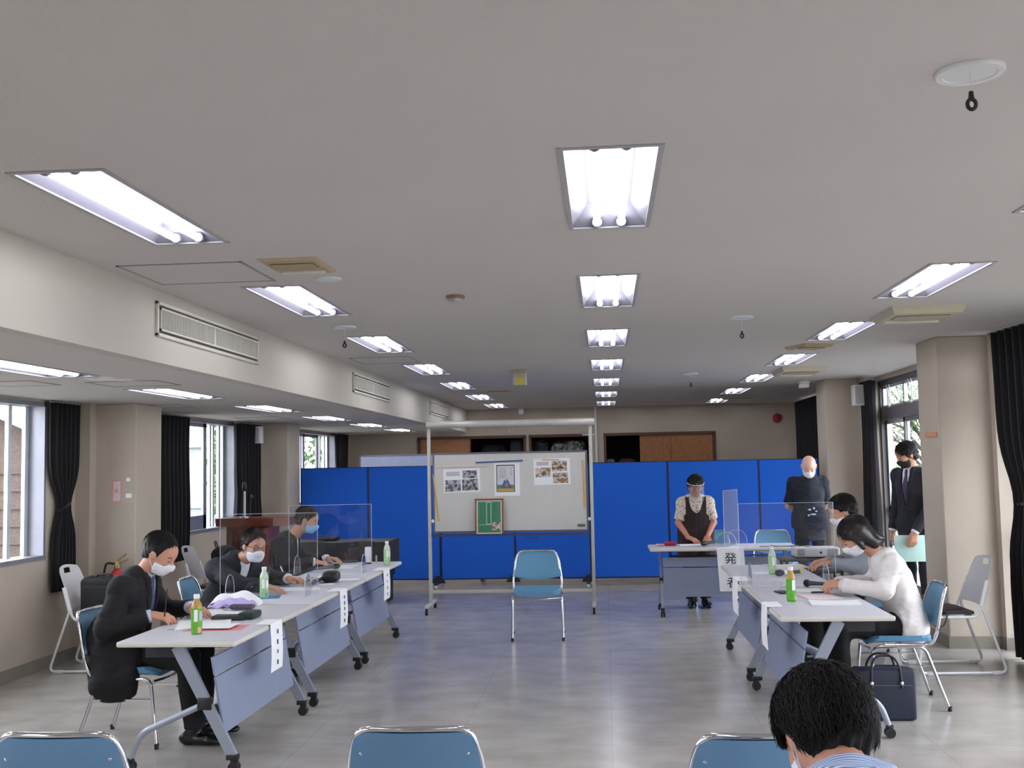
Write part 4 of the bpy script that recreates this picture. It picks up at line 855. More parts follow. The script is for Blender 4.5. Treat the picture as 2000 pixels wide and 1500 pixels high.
class Field:
    def __init__(s, prims, h, inf=0, pad=.02):
        lo = np.min([p.box()[0] for p in prims], 0)-inf-pad; hi = np.max([p.box()[1] for p in prims], 0)+inf+pad
        s.h = h; n = np.ceil((hi-lo)/h).astype(int)+1; s.lo = lo
        s.X, s.Y, s.Z = (lo[i]+h*np.arange(n[i]) for i in range(3)); s.D = np.full(n, .06, np.float32)
        for p in prims: s.add(p, inf)
    def sl(s, lo, hi, m):
        o = []
        for i, A in enumerate((s.X, s.Y, s.Z)):
            a = int(np.searchsorted(A, lo[i]-m)); b = int(np.searchsorted(A, hi[i]+m)); o.append(slice(max(a, 0), max(b, a+1)))
        return tuple(o)
    def xyz(s, q=None):
        if q is None: q = (slice(None),)*3
        return s.X[q[0]][:, None, None], s.Y[q[1]][None, :, None], s.Z[q[2]][None, None, :]
    def add(s, p, inf=0):
        q = s.sl(*p.box(), .045+inf); s.D[q] = smin(s.D[q], p.d(*s.xyz(q), inf).astype(np.float32), p.k)
    def sub(s, p, k=.006):
        q = s.sl(*p.box(), .03); s.D[q] = -smin(-s.D[q], p.d(*s.xyz(q)).astype(np.float32), k)
    def cut(s, fn):
        s.D = np.maximum(s.D, fn(*s.xyz()).astype(np.float32)); return s
    def noise(s, amp, fr, seed=0, n=7, st=(1, 1, 1)):
        r = np.random.RandomState(seed); x, y, z = s.xyz(); N = np.zeros_like(s.D)
        wx = 0.6*np.sin(y*fr*.6+1+seed)+.4*np.sin(z*fr*.5)
        for i in range(n):
            k = r.normal(size=3)*fr*np.array(st); ph = r.uniform(0, 6.28); N += np.sin(x*k[0]+y*k[1]+z*k[2]+ph+wx).astype(np.float32)
        s.D += (amp/n**.5)*N; return s
    def mesh(s, name, m, parent=None, smooth=2):
        D = s.D.copy(); D[0] = D[-1] = .05; D[:, 0] = D[:, -1] = .05; D[:, :, 0] = D[:, :, -1] = .05
        I = D < 0; nx, ny, nz = D.shape
        c = np.zeros((nx-1, ny-1, nz-1), np.uint8); offs = [(i, j, k) for i in (0, 1) for j in (0, 1) for k in (0, 1)]
        for o in offs: c += I[o[0]:nx-1+o[0], o[1]:ny-1+o[1], o[2]:nz-1+o[2]]
        cid = np.argwhere((c > 0) & (c < 8)); idx = np.full(c.shape, -1, np.int32); idx[cid[:, 0], cid[:, 1], cid[:, 2]] = np.arange(len(cid))
        P = np.zeros((len(cid), 3)); N = np.zeros(len(cid)); cv = {o: D[cid[:, 0]+o[0], cid[:, 1]+o[1], cid[:, 2]+o[2]] for o in offs}
        for o in offs:
            for ax_ in range(3):
                if o[ax_]: continue
                o2 = tuple(o[i]+(i == ax_) for i in range(3)); a, b = cv[o], cv[o2]; mk = (a < 0) != (b < 0); t = np.where(mk, a/(a-b+1e-12), 0)
                q = np.zeros((len(cid), 3)); q += o; q[:, ax_] += t; P[mk] += q[mk]; N[mk] += 1
        P = (P/N[:, None]+cid)*s.h+s.lo
        F = []
        for ax_ in range(3):
            u, v = (ax_+1) % 3, (ax_+2) % 3; A = [slice(None)]*3; B = [slice(None)]*3; A[ax_] = slice(0, -1); B[ax_] = slice(1, None)
            ia, ib = I[tuple(A)], I[tuple(B)]; e = np.argwhere(ia != ib); e = e[(e[:, u] > 0) & (e[:, v] > 0)]
            fl = ia[e[:, 0], e[:, 1], e[:, 2]]
            def g(du, dv): q = e.copy(); q[:, u] -= du; q[:, v] -= dv; return idx[q[:, 0], q[:, 1], q[:, 2]]
            q = np.stack([g(0, 0), g(1, 0), g(1, 1), g(0, 1)], 1); q[~fl] = q[~fl][:, ::-1]; F.append(q)
        F = np.concatenate(F); F = F[(F >= 0).all(1)]
        E_ = np.concatenate([F[:, [0, 1]], F[:, [1, 2]], F[:, [2, 3]], F[:, [3, 0]]])
        for _ in range(smooth):
            acc = np.zeros_like(P); cnt = np.zeros(len(P))
            for i, j in ((0, 1), (1, 0)):
                for ax_ in range(3): acc[:, ax_] += np.bincount(E_[:, i], P[E_[:, j], ax_], len(P))
                cnt += np.bincount(E_[:, i], minlength=len(P))
            P = P*.45+acc/np.maximum(cnt, 1)[:, None]*.55
        me = bpy.data.meshes.new(name); me.from_pydata(P.tolist(), [], F.tolist()); me.polygons.foreach_set('use_smooth', [True]*len(F)); me.materials.append(m); me.update()
        o = bpy.data.objects.new(name, me); COL.objects.link(o)
        if parent: o.parent = parent
        return o
L3 = lambda a, b, t: V3(*a)+(V3(*b)-V3(*a))*t
def hand_prims(w, fwd, nrm, curl=(.35, .45, .3), side=1, sc=1.0, thumb=(.75, .55, -.25), spread=1.0, kf=.004):
    """w wrist, fwd finger direction, nrm back-of-hand normal, side=+1 thumb towards cross(nrm,fwd)"""
    f = V3(*fwd); f /= np.linalg.norm(f); n = V3(*nrm); n -= f*(n@f); n /= np.linalg.norm(n); y = np.cross(n, f)*side
    T = lambda p: V3(*w)+(f*p[0]+y*p[1]+n*p[2])*sc
    out = []; ys = (.030, .0105, -.0095, -.0285); ls = (.94, 1.05, .98, .78)
    for yy in ys: out.append(Cap(T((-.005, yy*.55, 0)), T((.082, yy*.95, 0)), .0155*sc, .0115*sc, .014))
    for i, (yy, l) in enumerate(zip(ys, ls)):
        p = V3(.082 if i not in (0, 3) else .078, yy*.97, 0); a = curl[0]*(.8+.14*i); ang = a; sp = (yy*.10)*spread/.03
        for j, (sl_, r0, r1) in enumerate(((.044, .0098, .0088), (.027, .0088, .0082), (.022, .0082, .0068))):
            q = p+V3(math.cos(ang)*sl_*l, sp*sl_*l, -math.sin(ang)*sl_*l); out.append(Cap(T(p), T(q), r0*sc, r1*sc, kf if j else .006)); p = q; ang += curl[min(j+1, 2)]
    p = V3(.012, .022, -.004); d = V3(*thumb); d /= np.linalg.norm(d); q = p+d*.046; out.append(Cap(T(p), T(q), .0165*sc, .0125*sc, .012)); d2 = d+V3(.5, -.25, -.1); d2 /= np.linalg.norm(d2); r = q+d2*.033; out.append(Cap(T(q), T(r), .0115*sc, .010*sc, .004)); out.append(Cap(T(r), T(r+d2*.022), .010*sc, .008*sc, .004))
    return out
def head_prims(c, R, s=1.0, fat=1.0):
    T = lambda p: V3(*c)+R@(V3(*p)*s); E = lambda p, r, k=.02: Ell(T(p), V3(*r)*s, R, k)
    pr = [E((-.012, 0, .030), (.094, .076, .086)), E((.018, 0, -.022), (.070, .062*fat, .082), .03), E((.036, 0, -.078), (.040, .042*fat, .032), .03),
          Cap(T((.040, 0, .030)), T((.055, 0, .045)), .05*s, .04*s, .03),
          Cap(T((.078, -.028, .018)), T((.078, .028, .018)), .011*s, .011*s, .014), Cap(T((.086, 0, .006)), T((.103, 0, -.026)), .008*s, .0125*s, .009),
          Ell(T((.060, .034, -.028)), V3(.026, .022, .022)*s, R, .02), Ell(T((.060, -.034, -.028)), V3(.026, .022, .022)*s, R, .02),
          Cap(T((.084, -.016, -.056)), T((.084, .016, -.056)), .0075*s, .0075*s, .008), Cap(T((.082, -.014, -.066)), T((.082, .014, -.066)), .0075*s, .0075*s, .006)]
    for e in (-1, 1):
        pr.append(Ell(T((-.004, e*.079, -.006)), V3(.017, .008, .031)*s, R, .008)); pr.append(Cap(T((-.012, e*.082, .018)), T((-.016, e*.085, -.005)), .006*s, .006*s, .004))
    subs = [Ell(T((.096, e*.031, .002)), V3(.016, .017, .011)*s, R) for e in (-1, 1)]
    lids = [Ell(T((.076, e*.031, .001)), V3(.013, .015, .0105)*s, R, .004) for e in (-1, 1)]
    return pr, subs, lids
def face_marks(c, R, s, par, brow=HAIR, brow_w=.0035):
    T = lambda p: V3(*c)+R@(V3(*p)*s)
    for e in (-1, 1):
        bm = NB(); add_tube(bm, [T((.088, e*.014, .020)), T((.0885, e*.030, .025)), T((.077, e*.047, .019))], [brow_w*s, brow_w*1.2*s, brow_w*.6*s], 6); obj('eyebrow', bm, brow, par)
        bm = NB(); add_tube(bm, [T((.0885, e*.019, -.002)), T((.0905, e*.031, -.0035)), T((.084, e*.044, -.001))], [.0013*s, .0024*s, .0013*s], 6); obj('eye', bm, mat('eye_dark', (30, 22, 20), .3), par)
LIP = mat('lips', (176, 104, 96), .5)
def zl_interp(x, tab):
    xs = [t[0] for t in tab]; zs = [t[1] for t in tab]; return np.interp(x, xs, zs)
HLINE = [(-.12, -.085), (-.06, -.07), (-.03, -.045), (-.022, .004), (.012, .012), (.025, -.005), (.038, .02), (.05, .045), (.075, .062), (.12, .07)]
HLINE_REC = [(-.12, -.075), (-.06, -.06), (-.03, -.04), (-.022, .004), (.012, .012), (.025, .0), (.035, .03), (.045, .06), (.06, .080), (.12, .10)]
HLINE_BANG = [(-.12, -.09), (-.06, -.08), (-.03, -.05), (-.022, .0), (.012, .005), (.025, -.015), (.04, .005), (.06, .022), (.085, .026), (.12, .028)]
def hair_obj(c, R, s, par, line=HLINE, vol=1.0, extra=(), amp=.004, seed=1, m=HAIR, h=.005, strands=0, slen=1.0, sr=.0011, wild=1.0, drop=.012):
    T = lambda p: V3(*c)+R@(V3(*p)*s)
    pr = [Ell(T((-.016, 0, .034)), V3(.104*vol, .087*vol, .094*vol)*s, R, .01), Ell(T((-.03, 0, -.01)), V3(.085*vol, .080*vol, .075*vol)*s, R, .02)]
    F = Field(pr, h, 0, .03)
    def reg(x, y, z):
        q = [(x-c[0]), (y-c[1]), (z-c[2])]; lx = (q[0]*R[0, 0]+q[1]*R[1, 0]+q[2]*R[2, 0])/s; lz = (q[0]*R[0, 2]+q[1]*R[1, 2]+q[2]*R[2, 2])/s; ly = (q[0]*R[0, 1]+q[1]*R[1, 1]+q[2]*R[2, 1])/s
        w = .006*np.sin(ly*170+seed)+.004*np.sin(ly*310+lx*90)
        return (zl_interp(lx+0*ly+0*lz, line)+w-lz)*s*.8
    F.noise(amp, 160, seed, 6, (1, 1, .5)); F.cut(reg)
    if extra:
        G = Field(pr+list(extra), h, 0, .03); H = F
        G2 = Field(list(extra), h, 0, .03); G2.lo
        # union of cap and extra locks on the larger grid
        G.D[:] = .06; ox = np.round((H.lo-G.lo)/h).astype(int); H2 = Field(pr+list(extra), h, 0, .03); H2.D[:] = .06
        for p in pr: H2.add(p)
        H2.noise(amp, 160, seed, 6, (1, 1, .5)); H2.cut(reg)
        for p in extra: H2.add(p)
        F = H2
    o = F.mesh('hair', m, par, 1)
    if strands:
        rnd = np.random.RandomState(seed+5); bm = NB(); V = []; FA = []
        top = V3(-.035, 0, .0)
        for i in range(strands):
            a = rnd.uniform(0, 2*PI); t0 = rnd.uniform(0.02, 1.15+.6*(wild > 1.5))**.9; ln = rnd.uniform(.45, .95)*slen; off = rnd.uniform(.99, 1.05+.02*wild); tw = rnd.normal()*.18*wild; lift = rnd.uniform(0, .02)*wild
            pts = []
            for j in range(7):
                th = t0+ln*j/6
                if th > 2.3: break
                aa = a+tw*j/6; d = V3(math.sin(th)*math.cos(aa), math.sin(th)*math.sin(aa), math.cos(th)); rr = off+lift*(j/6)**2*2
                p = V3(-.02, 0, .034)+d*V3(.106*vol, .089*vol, .097*vol)*rr
                if th > 1.6: p[2] -= (th-1.6)*.03
                if p[2] < zl_interp(p[0], line)-drop: break
                pts.append(T(p))
            if len(pts) < 3: continue
            base = len(V); n = len(pts)
            for j, p in enumerate(pts):
                t = pts[min(j+1, n-1)]-pts[max(j-1, 0)]; t /= np.linalg.norm(t)+1e-9; b = np.cross(t, p-V3(*c)); b /= np.linalg.norm(b)+1e-9; nn = np.cross(b, t); r = sr*s*(1-.75*j/(n-1))
                for an in (0, 2.094, 4.189): V.append(p+b*math.cos(an)*r*1.6+nn*math.sin(an)*r)
                if j:
                    q = base+3*(j-1)
                    for k in range(3): FA.append((q+k, q+(k+1) % 3, q+3+(k+1) % 3, q+3+k))
        bm.free(); me = bpy.data.meshes.new('hair_strand'); me.from_pydata([tuple(v) for v in V], [], FA); me.polygons.foreach_set('use_smooth', [True]*len(FA)); me.materials.append(m)
        so = bpy.data.objects.new('hair_strand', me); COL.objects.link(so); so.parent = o; so['kind'] = 'stuff'
    return o
def mask_obj(c, R, s, par, m, ear=True, low=-.108):
    T = lambda p: V3(*c)+R@(V3(*p)*s); E = lambda p, r, k: Ell(T(p), V3(*r)*s, R, k)
    F = Field([E((.020, 0, -.045), (.078, .066, .066), .03), E((.038, 0, -.072), (.047, .048, .045), .03), Cap(T((.080, 0, -.012)), T((.100, 0, -.034)), .016*s, .022*s, .03)], .004, .004)
    def reg(x, y, z):
        q = [(x-c[0]), (y-c[1]), (z-c[2])]; lx = (q[0]*R[0, 0]+q[1]*R[1, 0]+q[2]*R[2, 0])/s; lz = (q[0]*R[0, 2]+q[1]*R[1, 2]+q[2]*R[2, 2])/s; ly = (q[0]*R[0, 1]+q[1]*R[1, 1]+q[2]*R[2, 1])/s
        top = -.014-.35*np.abs(ly); return np.maximum(np.maximum(lz-top, low-lz), .022-lx+.15*(lz+.06)*0)*s*.9
    F.D += .0012*np.sin(((F.xyz()[2]))*420).astype(np.float32); F.cut(reg); o = F.mesh('face_mask', m, par, 1)
    if ear:
        for e in (-1, 1):
            bm = NB(); add_tube(bm, [T((.03, e*.064, -.034)), T((.012, e*.077, -.012)), T((-.010, e*.089, .016)), T((-.022, e*.086, -.008)), T((-.004, e*.078, -.04)), T((.03, e*.060, -.085))], .0016*s, 5); obj('ear_loop', bm, m, o)
    return o
def person(label, loc, rz, J, top, head=(0, 0, 0), hs=1.0, hands=None, skin=SKIN, topm=SUIT, topin=.022, shirtm=SHIRTW, tie=None, trom=TROU, legs=True, sleeve=.96, hair=None, mask=MASKW, build=1.0, extra_top=(), vneck=(.66, .052), extra_skin=(), hem=.12, lowleg=True, h=.006, hn=160, browm=HAIR, hgt=1.0, beltz=None):
    up = V3(*J['neck'])-V3(*J['pel']); up /= np.linalg.norm(up); left = V3(*J['shL'])-V3(*J['shR']); left /= np.linalg.norm(left); fw = np.cross(left, up); fw /= np.linalg.norm(fw)
    R = rotm(*head); hc = V3(*J['head']); b = build
    mid = L3(J['pel'], J['chest'], .45)
    def torso(i=0):
        return [Cap(J['hipL'], J['hipR'], .092*b, .092*b, .05), Cap(J['pel'], mid, .138*b, .135*b, .05, fw, .76), Cap(mid, J['chest'], .138*b, .155*b, .05, fw, .70), Cap(J['shL'], J['shR'], .058*b, .058*b, .06), Cap(J['chest'], L3(J['neck'], J['chest'], .25), .115*b, .075*b, .06, fw, .8)]
    def arm(s_, cut=1.0, i=0):
        e0, e1, e2 = J['sh'+s_], J['el'+s_], J['wr'+s_]
        if cut > .5: return [Cap(e0, e1, .047*b, .037*b, .03), Cap(e1, L3(e1, e2, (cut-.5)*2), .0365*b, .0365*b-(.012*(cut-.5)*2), .03, cut=True)]
        return [Cap(e0, L3(e0, e1, cut*2), .048*b, .046*b, .03, cut=True)]
    def leg(s_, cut=1.0): return [Cap(J['hip'+s_], J['kn'+s_], .082*b, .060*b, .05), Cap(J['kn'+s_], L3(J['kn'+s_], J['an'+s_], cut), .058*b, .047*b, .03, cut=True)]
    # body: one continuous surface
    hp, subs, lids = head_prims(hc, R, hs)
    body = [Cap(J['hipL'], J['hipR'], .08*b, .08*b, .05), Cap(J['pel'], J['chest'], .115*b, .13*b, .05, fw, .66), Cap(J['shL'], J['shR'], .045*b, .045*b, .05), Cap(J['chest'], J['neck'], .09*b, .058*b, .05, fw, .75), Cap(L3(J['neck'], J['chest'], .1), hc+R@(V3(-.022, 0, -.05)*hs), .056*b, .053*hs, .025)]
    for s_ in 'LR':
        body += [Cap(J['sh'+s_], J['el'+s_], .044*b, .035*b, .02), Cap(J['el'+s_], J['wr'+s_], .036*b, .0240*b, .02)]
        if legs: body += [Cap(J['hip'+s_], J['kn'+s_], .07*b, .048*b, .04), Cap(J['kn'+s_], J['an'+s_], .046*b, .032*b, .03)]
        hd = (hands or {}).get(s_, dict(fwd=V3(*J['wr'+s_])-V3(*J['el'+s_]), nrm=(0, 0, 1))); hd = dict(hd); body += hand_prims(J['wr'+s_], hd.pop('fwd'), hd.pop('nrm'), side=(-1 if s_ == 'L' else 1), **hd)
    body += hp+list(extra_skin)
    F = Field(body, .0048, 0, .02)
    for q in subs: F.sub(q)
    for q in lids: F.add(q)
    root = F.mesh('person', skin, None, 2); root.location = loc; root.rotation_euler = (0, 0, rz); tag(root, label, 'person')
    face_marks(hc, R, hs, root, browm)
    N0 = V3(*J['neck'])
    def frame(x, y, z):
        q0, q1, q2 = x-N0[0], y-N0[1], z-N0[2]
        return q0*fw[0]+q1*fw[1]+q2*fw[2], q0*left[0]+q1*left[1]+q2*left[2], q0*up[0]+q1*up[1]+q2*up[2]
    L = float(np.linalg.norm(N0-V3(*J['pel'])))
    if top == 'suit':
        S1 = Field(torso()+[Cap(L3(J['neck'], J['chest'], .35), N0+up*.038, .078*b, .062*b, .02, cut=True)], h, .010); S1.noise(.0015, 40, 3); sh = S1.mesh('shirt', shirtm, root)
        for s_ in 'LR':
            e1, e2 = J['el'+s_], J['wr'+s_]; G = Field([Cap(L3(e1, e2, .55), L3(e1, e2, 1.0), .043*b, .034*b, .01, cut=True)], h*.8, .004); G.mesh('shirt_cuff', shirtm, root)
        vb, vw = vneck
        def vreg(x, y, z):
            f_, l_, u_ = frame(x, y, z); w_ = vw*np.clip((u_+vb*L)/(vb*L), 0, 1)**.8-.0; return -np.minimum(np.minimum(w_-np.abs(l_), f_-.0), u_+vb*L)
        def jack(inf):
            P = torso()+arm('L', sleeve)+arm('R', sleeve)+[Cap(L3(J['neck'], J['chest'], .5), N0+up*.018, .085*b, .066*b, .03, cut=True)]+list(extra_top)
            if hem: P += [Cap(J['hipL'], L3(J['hipL'], J['knL'], hem), .098*b, .095*b, .04, cut=True), Cap(J['hipR'], L3(J['hipR'], J['knR'], hem), .098*b, .095*b, .04, cut=True)]
            return Field(P, h, inf)
        A = jack(topin); A.noise(.0034, 28, len(label)); A.noise(.0012, 80, 5); vr = vreg; A.cut(lambda x, y, z: -vr(x, y, z)); ja = A.mesh('jacket', topm, root)
        B = jack(topin+.007) if vw > .035 else None
        if B: B.noise(.0034, 28, len(label))
        def lap(x, y, z):
            f_, l_, u_ = frame(x, y, z); t = np.clip((u_+vb*L)/(vb*L), 0, 1.2); w_ = vw*np.clip(t, 0, 1)**.8; wid = .012+.034*np.clip(t*1.5, 0, 1)*(1-.35*(t > .72)); return -np.minimum(np.minimum(np.minimum(np.abs(l_)-w_, w_+wid-np.abs(l_)), f_-.01), np.minimum(u_+vb*L, .045-u_))
        if B: B.cut(lap); B.mesh('lapel', topm, ja, 1)
        if tie:
            C_ = Field(torso()+[Cap(L3(J['neck'], J['chest'], .35), N0+up*.028, .078*b, .062*b, .02, cut=True)], h*.8, .016)
            def tr(x, y, z):
                f_, l_, u_ = frame(x, y, z); w_ = np.where(u_ > -.03, .017, .014+.07*np.clip((-u_-.03)/.4, 0, .3)); return -np.minimum(np.minimum(w_-np.abs(l_), f_), np.minimum(u_+vb*L+.02, .02-u_))
            C_.cut(tr); C_.mesh('necktie', tie, root, 1)
    elif top in ('tee', 'blouse', 'zip'):
        P = torso()+arm('L', sleeve)+arm('R', sleeve)+[Cap(L3(J['neck'], J['chest'], .5), N0+up*(.0 if top != 'zip' else .03), .085*b, .068*b, .03, cut=True)]+list(extra_top)
        if hem: P += [Cap(J['hipL'], L3(J['hipL'], J['knL'], hem), .098*b, .1*b, .04, cut=True), Cap(J['hipR'], L3(J['hipR'], J['knR'], hem), .098*b, .1*b, .04, cut=True)]
        A = Field(P, h, topin); A.noise(.003, 26, len(label), 7, (1, 1, .6)); A.noise(.001, 80, 5); ja = A.mesh({'tee': 'tshirt', 'blouse': 'blouse', 'zip': 'jacket'}[top], topm, root)
    if legs:
        P = [Cap(J['hipL'], J['hipR'], .098*b, .098*b, .05)]+leg('L', 1.0 if lowleg else .5)+leg('R', 1.0 if lowleg else .5)+[Cap(J['pel'], L3(J['pel'], J['chest'], .25), .13*b, .12*b, .04, fw, .76)]
        A = Field(P, .0075, .012); A.noise(.0035, 30, 11); A.mesh('trousers', trom, root)
        for s_ in 'LR':
            if ('toe'+s_) in J:
                a = V3(*J['an'+s_]); tdir = V3(*J['toe'+s_]); tdir /= np.linalg.norm(tdir); g = a.copy(); g[2] = .036+J.get('fz', 0)
                A = Field([Cap(g-tdir*.055, g+tdir*.10, .036, .040, .02, V3(0, 0, 1), .8), Cap(g+tdir*.10, g+tdir*.185-V3(0, 0, .01), .042, .03, .02, V3(0, 0, 1), .6), Cap(a, g-tdir*.03, .042, .038, .02)], .0055, .004); fz = J.get('fz', 0)
                A.cut(lambda x, y, z: (.004+fz)-z+0*x+0*y); A.mesh('shoe', SHOE, root)
    if hair: hair_obj(hc, R, hs, root, **hair)
    if mask: mask_obj(hc, R, hs, root, mask)
    root['_tmp'] = 0; del root['_tmp']
    return root, ja, frame, torso, R, hc
def seated(hd, **k):
    J = dict(pel=(-.09, 0, .52), chest=(-.02, 0, .83), neck=(.03, 0, .97), head=hd, shL=(-.01, .175, .915), shR=(-.01, -.175, .915), hipL=(-.05, .09, .515), hipR=(-.05, -.09, .515), knL=(.37, .11, .50), knR=(.37, -.12, .50), anL=(.38, .12, .095), anR=(.42, -.14, .095), toeL=(1, .1, 0), toeR=(1, -.15, 0)); J.update(k); return J
# man nearest on the left, writing
J = seated((.15, 0, 1.105), elR=(-.07, -.27, .69), wrR=(.185, -.20, .760), elL=(.06, .29, .73), wrL=(.30, .13, .765))
P1 = person('man in a dark suit, white mask, writing at the nearest left table', (-2.87, 6.41, 0), .0, J, 'suit', (-.12, .52, 0), 1.02, dict(R=dict(fwd=(1, .15, -.12), nrm=(0, -.35, 1), curl=(.55, .6, .4)), L=dict(fwd=(.8, -.5, -.1), nrm=(0, 0, 1), curl=(.25, .2, .2))),
    shirtm=SHIRTB, hair=dict(line=HLINE_REC, vol=.97, amp=.003, strands=900, seed=4, sr=.0009), tie=mat('patterned_tie', (66, 76, 110), .7, var=.7, scale=90), extra_top=(Cap((-.09, -.13, .64), (-.05, -.215, .345), .085, .04, .14, V3(0, 1, 0), .45), Cap((.0, -.14, .56), (.04, -.225, .41), .08, .04, .12, V3(0, 1, 0), .45), Cap((-.13, -.10, .60), (-.11, -.19, .38), .06, .03, .12)))
# leaning man in the middle
J = seated((.30, -.17, 1.03), pel=(-.06, .02, .53), chest=(.08, -.05, .80), neck=(.17, -.11, .92), shL=(.20, .08, .86), shR=(.03, -.25, .87), elR=(.24, -.40, .78), wrR=(.47, -.43, .762), elL=(.32, .25, .74), wrL=(.50, .05, .765))
P2 = person('man in a charcoal suit with glasses, leaning across the middle left table', (-2.95, 8.14, 0), 0, J, 'suit', (-.78, .12, -.1), 1.0, dict(R=dict(fwd=(.95, -.12, -.2), nrm=(0, 0, 1), curl=(.25, .2, .15)), L=dict(fwd=(.9, -.3, 0), nrm=(0, 0, 1))),
    topm=SUIT2, hair=dict(line=HLINE, vol=1.03, amp=.005, strands=700, seed=9, sr=.001), legs=True)
# far left man, light blue mask
J = seated((.20, 0, 1.13), elR=(.05, -.26, .75), wrR=(.33, -.20, .765), elL=(.08, .27, .74), wrL=(.36, .12, .765))
P3 = person('man in a dark suit with a light blue mask at the farthest left table', (-2.97, 9.85, 0), 0, J, 'suit', (.0, .30, 0), .98, dict(R=dict(fwd=(1, .05, -.2), nrm=(0, -.1, 1), curl=(.4, .5, .3)), L=dict(fwd=(.9, -.3, 0), nrm=(0, 0, 1))),
    topm=SUIT2, mask=MASKB, hair=dict(line=HLINE, vol=1.0, amp=.004, strands=500, seed=2, sr=.0012))
# woman in white jacket
WJ = mat('white_jacket', (222, 216, 214), .75, var=.03, bump=.2, bscale=25); GJ = mat('grey_jacket', (132, 138, 146), .75, var=.06, bump=.2, bscale=30)
J = seated((.235, .0, 1.085), elL=(.10, .22, .755), wrL=(.36, .085, .775), elR=(.10, -.22, .755), wrR=(.36, -.06, .775), neck=(.07, 0, .955), chest=(.0, 0, .80), shL=(.03, .155, .90), shR=(.03, -.155, .90))
bob = lambda c, R, s: [Cap(c+R@V3(-.03, e*.05, .02)*s, c+R@V3(-.065, e*.055, -.10)*s, .056*s, .038*s, .03) for e in (-1, 1)]+[Cap(c+R@V3(-.06, 0, .0)*s, c+R@V3(-.115, 0, -.105)*s, .06*s, .034*s, .03), Cap(c+R@V3(-.10, 0, -.09)*s, c+R@V3(-.155, 0, -.125)*s, .034*s, .010*s, .02), Cap(c+R@V3(-.07, .055, -.085)*s, c+R@V3(-.125, .07, -.125)*s, .028*s, .008*s, .02), Cap(c+R@V3(-.07, -.055, -.085)*s, c+R@V3(-.125, -.07, -.125)*s, .028*s, .008*s, .02), Cap(c+R@V3(.02, .062, .035)*s, c+R@V3(.015, .078, -.075)*s, .028*s, .016*s, .02), Cap(c+R@V3(.03, -.062, .035)*s, c+R@V3(.025, -.074, -.03)*s, .020*s, .012*s, .02)]
hc_, R_ = V3(*J['head']), rotm(.1, .62, 0)
P4 = person('woman in a white jacket with bobbed dark hair, hands clasped at the right table', (1.88, 7.37, 0), PI-.04, J, 'suit', (.1, .62, 0), .98, dict(L=dict(fwd=(.8, -.75, .0), nrm=(.2, .5, 1), curl=(.7, .8, .5)), R=dict(fwd=(.85, .7, .02), nrm=(.2, -.5, 1), curl=(.6, .8, .5))),
    topm=WJ, build=.92, vneck=(.25, .03), hair=dict(line=HLINE_BANG, vol=1.05, amp=.002, extra=bob(hc_, R_, .98), strands=900, seed=14, sr=.0009, m=mat('dark_brown_hair', (30, 20, 22), .38, var=.3, scale=60)), shirtm=mat('pale_blouse', (214, 208, 204), .8))
# person in grey jacket behind her
J = seated((.11, .0, 1.175), neck=(.03, 0, 1.01), chest=(-.02, 0, .85), shL=(.0, .17, .95), shR=(.0, -.17, .95), elL=(.02, .24, .74), wrL=(.24, .10, .77), elR=(.02, -.24, .74), wrR=(.24, -.10, .77))
P5 = person('person in a grey zip jacket and white mask sitting behind the woman in white', (2.03, 9.02, 0), PI, J, 'zip', (.05, .38, 0), 1.0, dict(L=dict(fwd=(1, -.2, -.1), nrm=(0, 0, 1)), R=dict(fwd=(1, .2, -.1), nrm=(0, 0, 1))), topm=GJ, hair=dict(line=HLINE, vol=1.08, amp=.006, strands=600, seed=21, sr=.0012))
# standing woman in apron
BL = mat('floral_blouse', (206, 190, 172), .8, bump=.2, bscale=40)
nt_ = BL.node_tree; vo = nt_.nodes.new('ShaderNodeTexVoronoi'); vo.inputs['Scale'].default_value = 52; oc = nt_.nodes.new('ShaderNodeTexCoord'); nt_.links.new(oc.outputs['Object'], vo.inputs['Vector']); rp = nt_.nodes.new('ShaderNodeValToRGB'); nt_.links.new(vo.outputs['Distance'], rp.inputs[0]); rp.color_ramp.interpolation = 'CONSTANT'
rp.color_ramp.elements[0].color = (*srgb(120, 60, 60), 1); rp.color_ramp.elements[1].position = .22; rp.color_ramp.elements[1].color = (*srgb(70, 70, 72), 1); e_ = rp.color_ramp.elements.new(.32); e_.color = (*srgb(208, 194, 178), 1); nt_.links.new(rp.outputs[0], nt_.nodes['Principled BSDF'].inputs['Base Color'])
def standing(H, **k):
    s = H/1.7
    J = dict(pel=(0, 0, .92*s), chest=(.02, 0, 1.24*s), neck=(.03, 0, 1.43*s), head=(.08, 0, 1.58*s), shL=(0, .18*s, 1.37*s), shR=(0, -.18*s, 1.37*s), hipL=(0, .09*s, .90*s), hipR=(0, -.09*s, .90*s), knL=(.01, .10*s, .48*s), knR=(.01, -.10*s, .48*s), anL=(-.01, .11*s, .09), anR=(-.01, -.11*s, .09), toeL=(1, .1, 0), toeR=(1, -.1, 0)); J.update(k); return J
J = standing(1.52, pel=(-.03, 0, .80), chest=(.03, 0, 1.05), neck=(.08, 0, 1.20), head=(.15, 0, 1.325), shL=(.05, .145, 1.14), shR=(.05, -.145, 1.14), elL=(.06, .195, .92), wrL=(.20, .105, .765), elR=(.06, -.195, .92), wrR=(.18, -.10, .765), anL=(.12, .075, .09), anR=(.12, -.075, .09), knL=(.05, .08, .45), knR=(.05, -.08, .45))
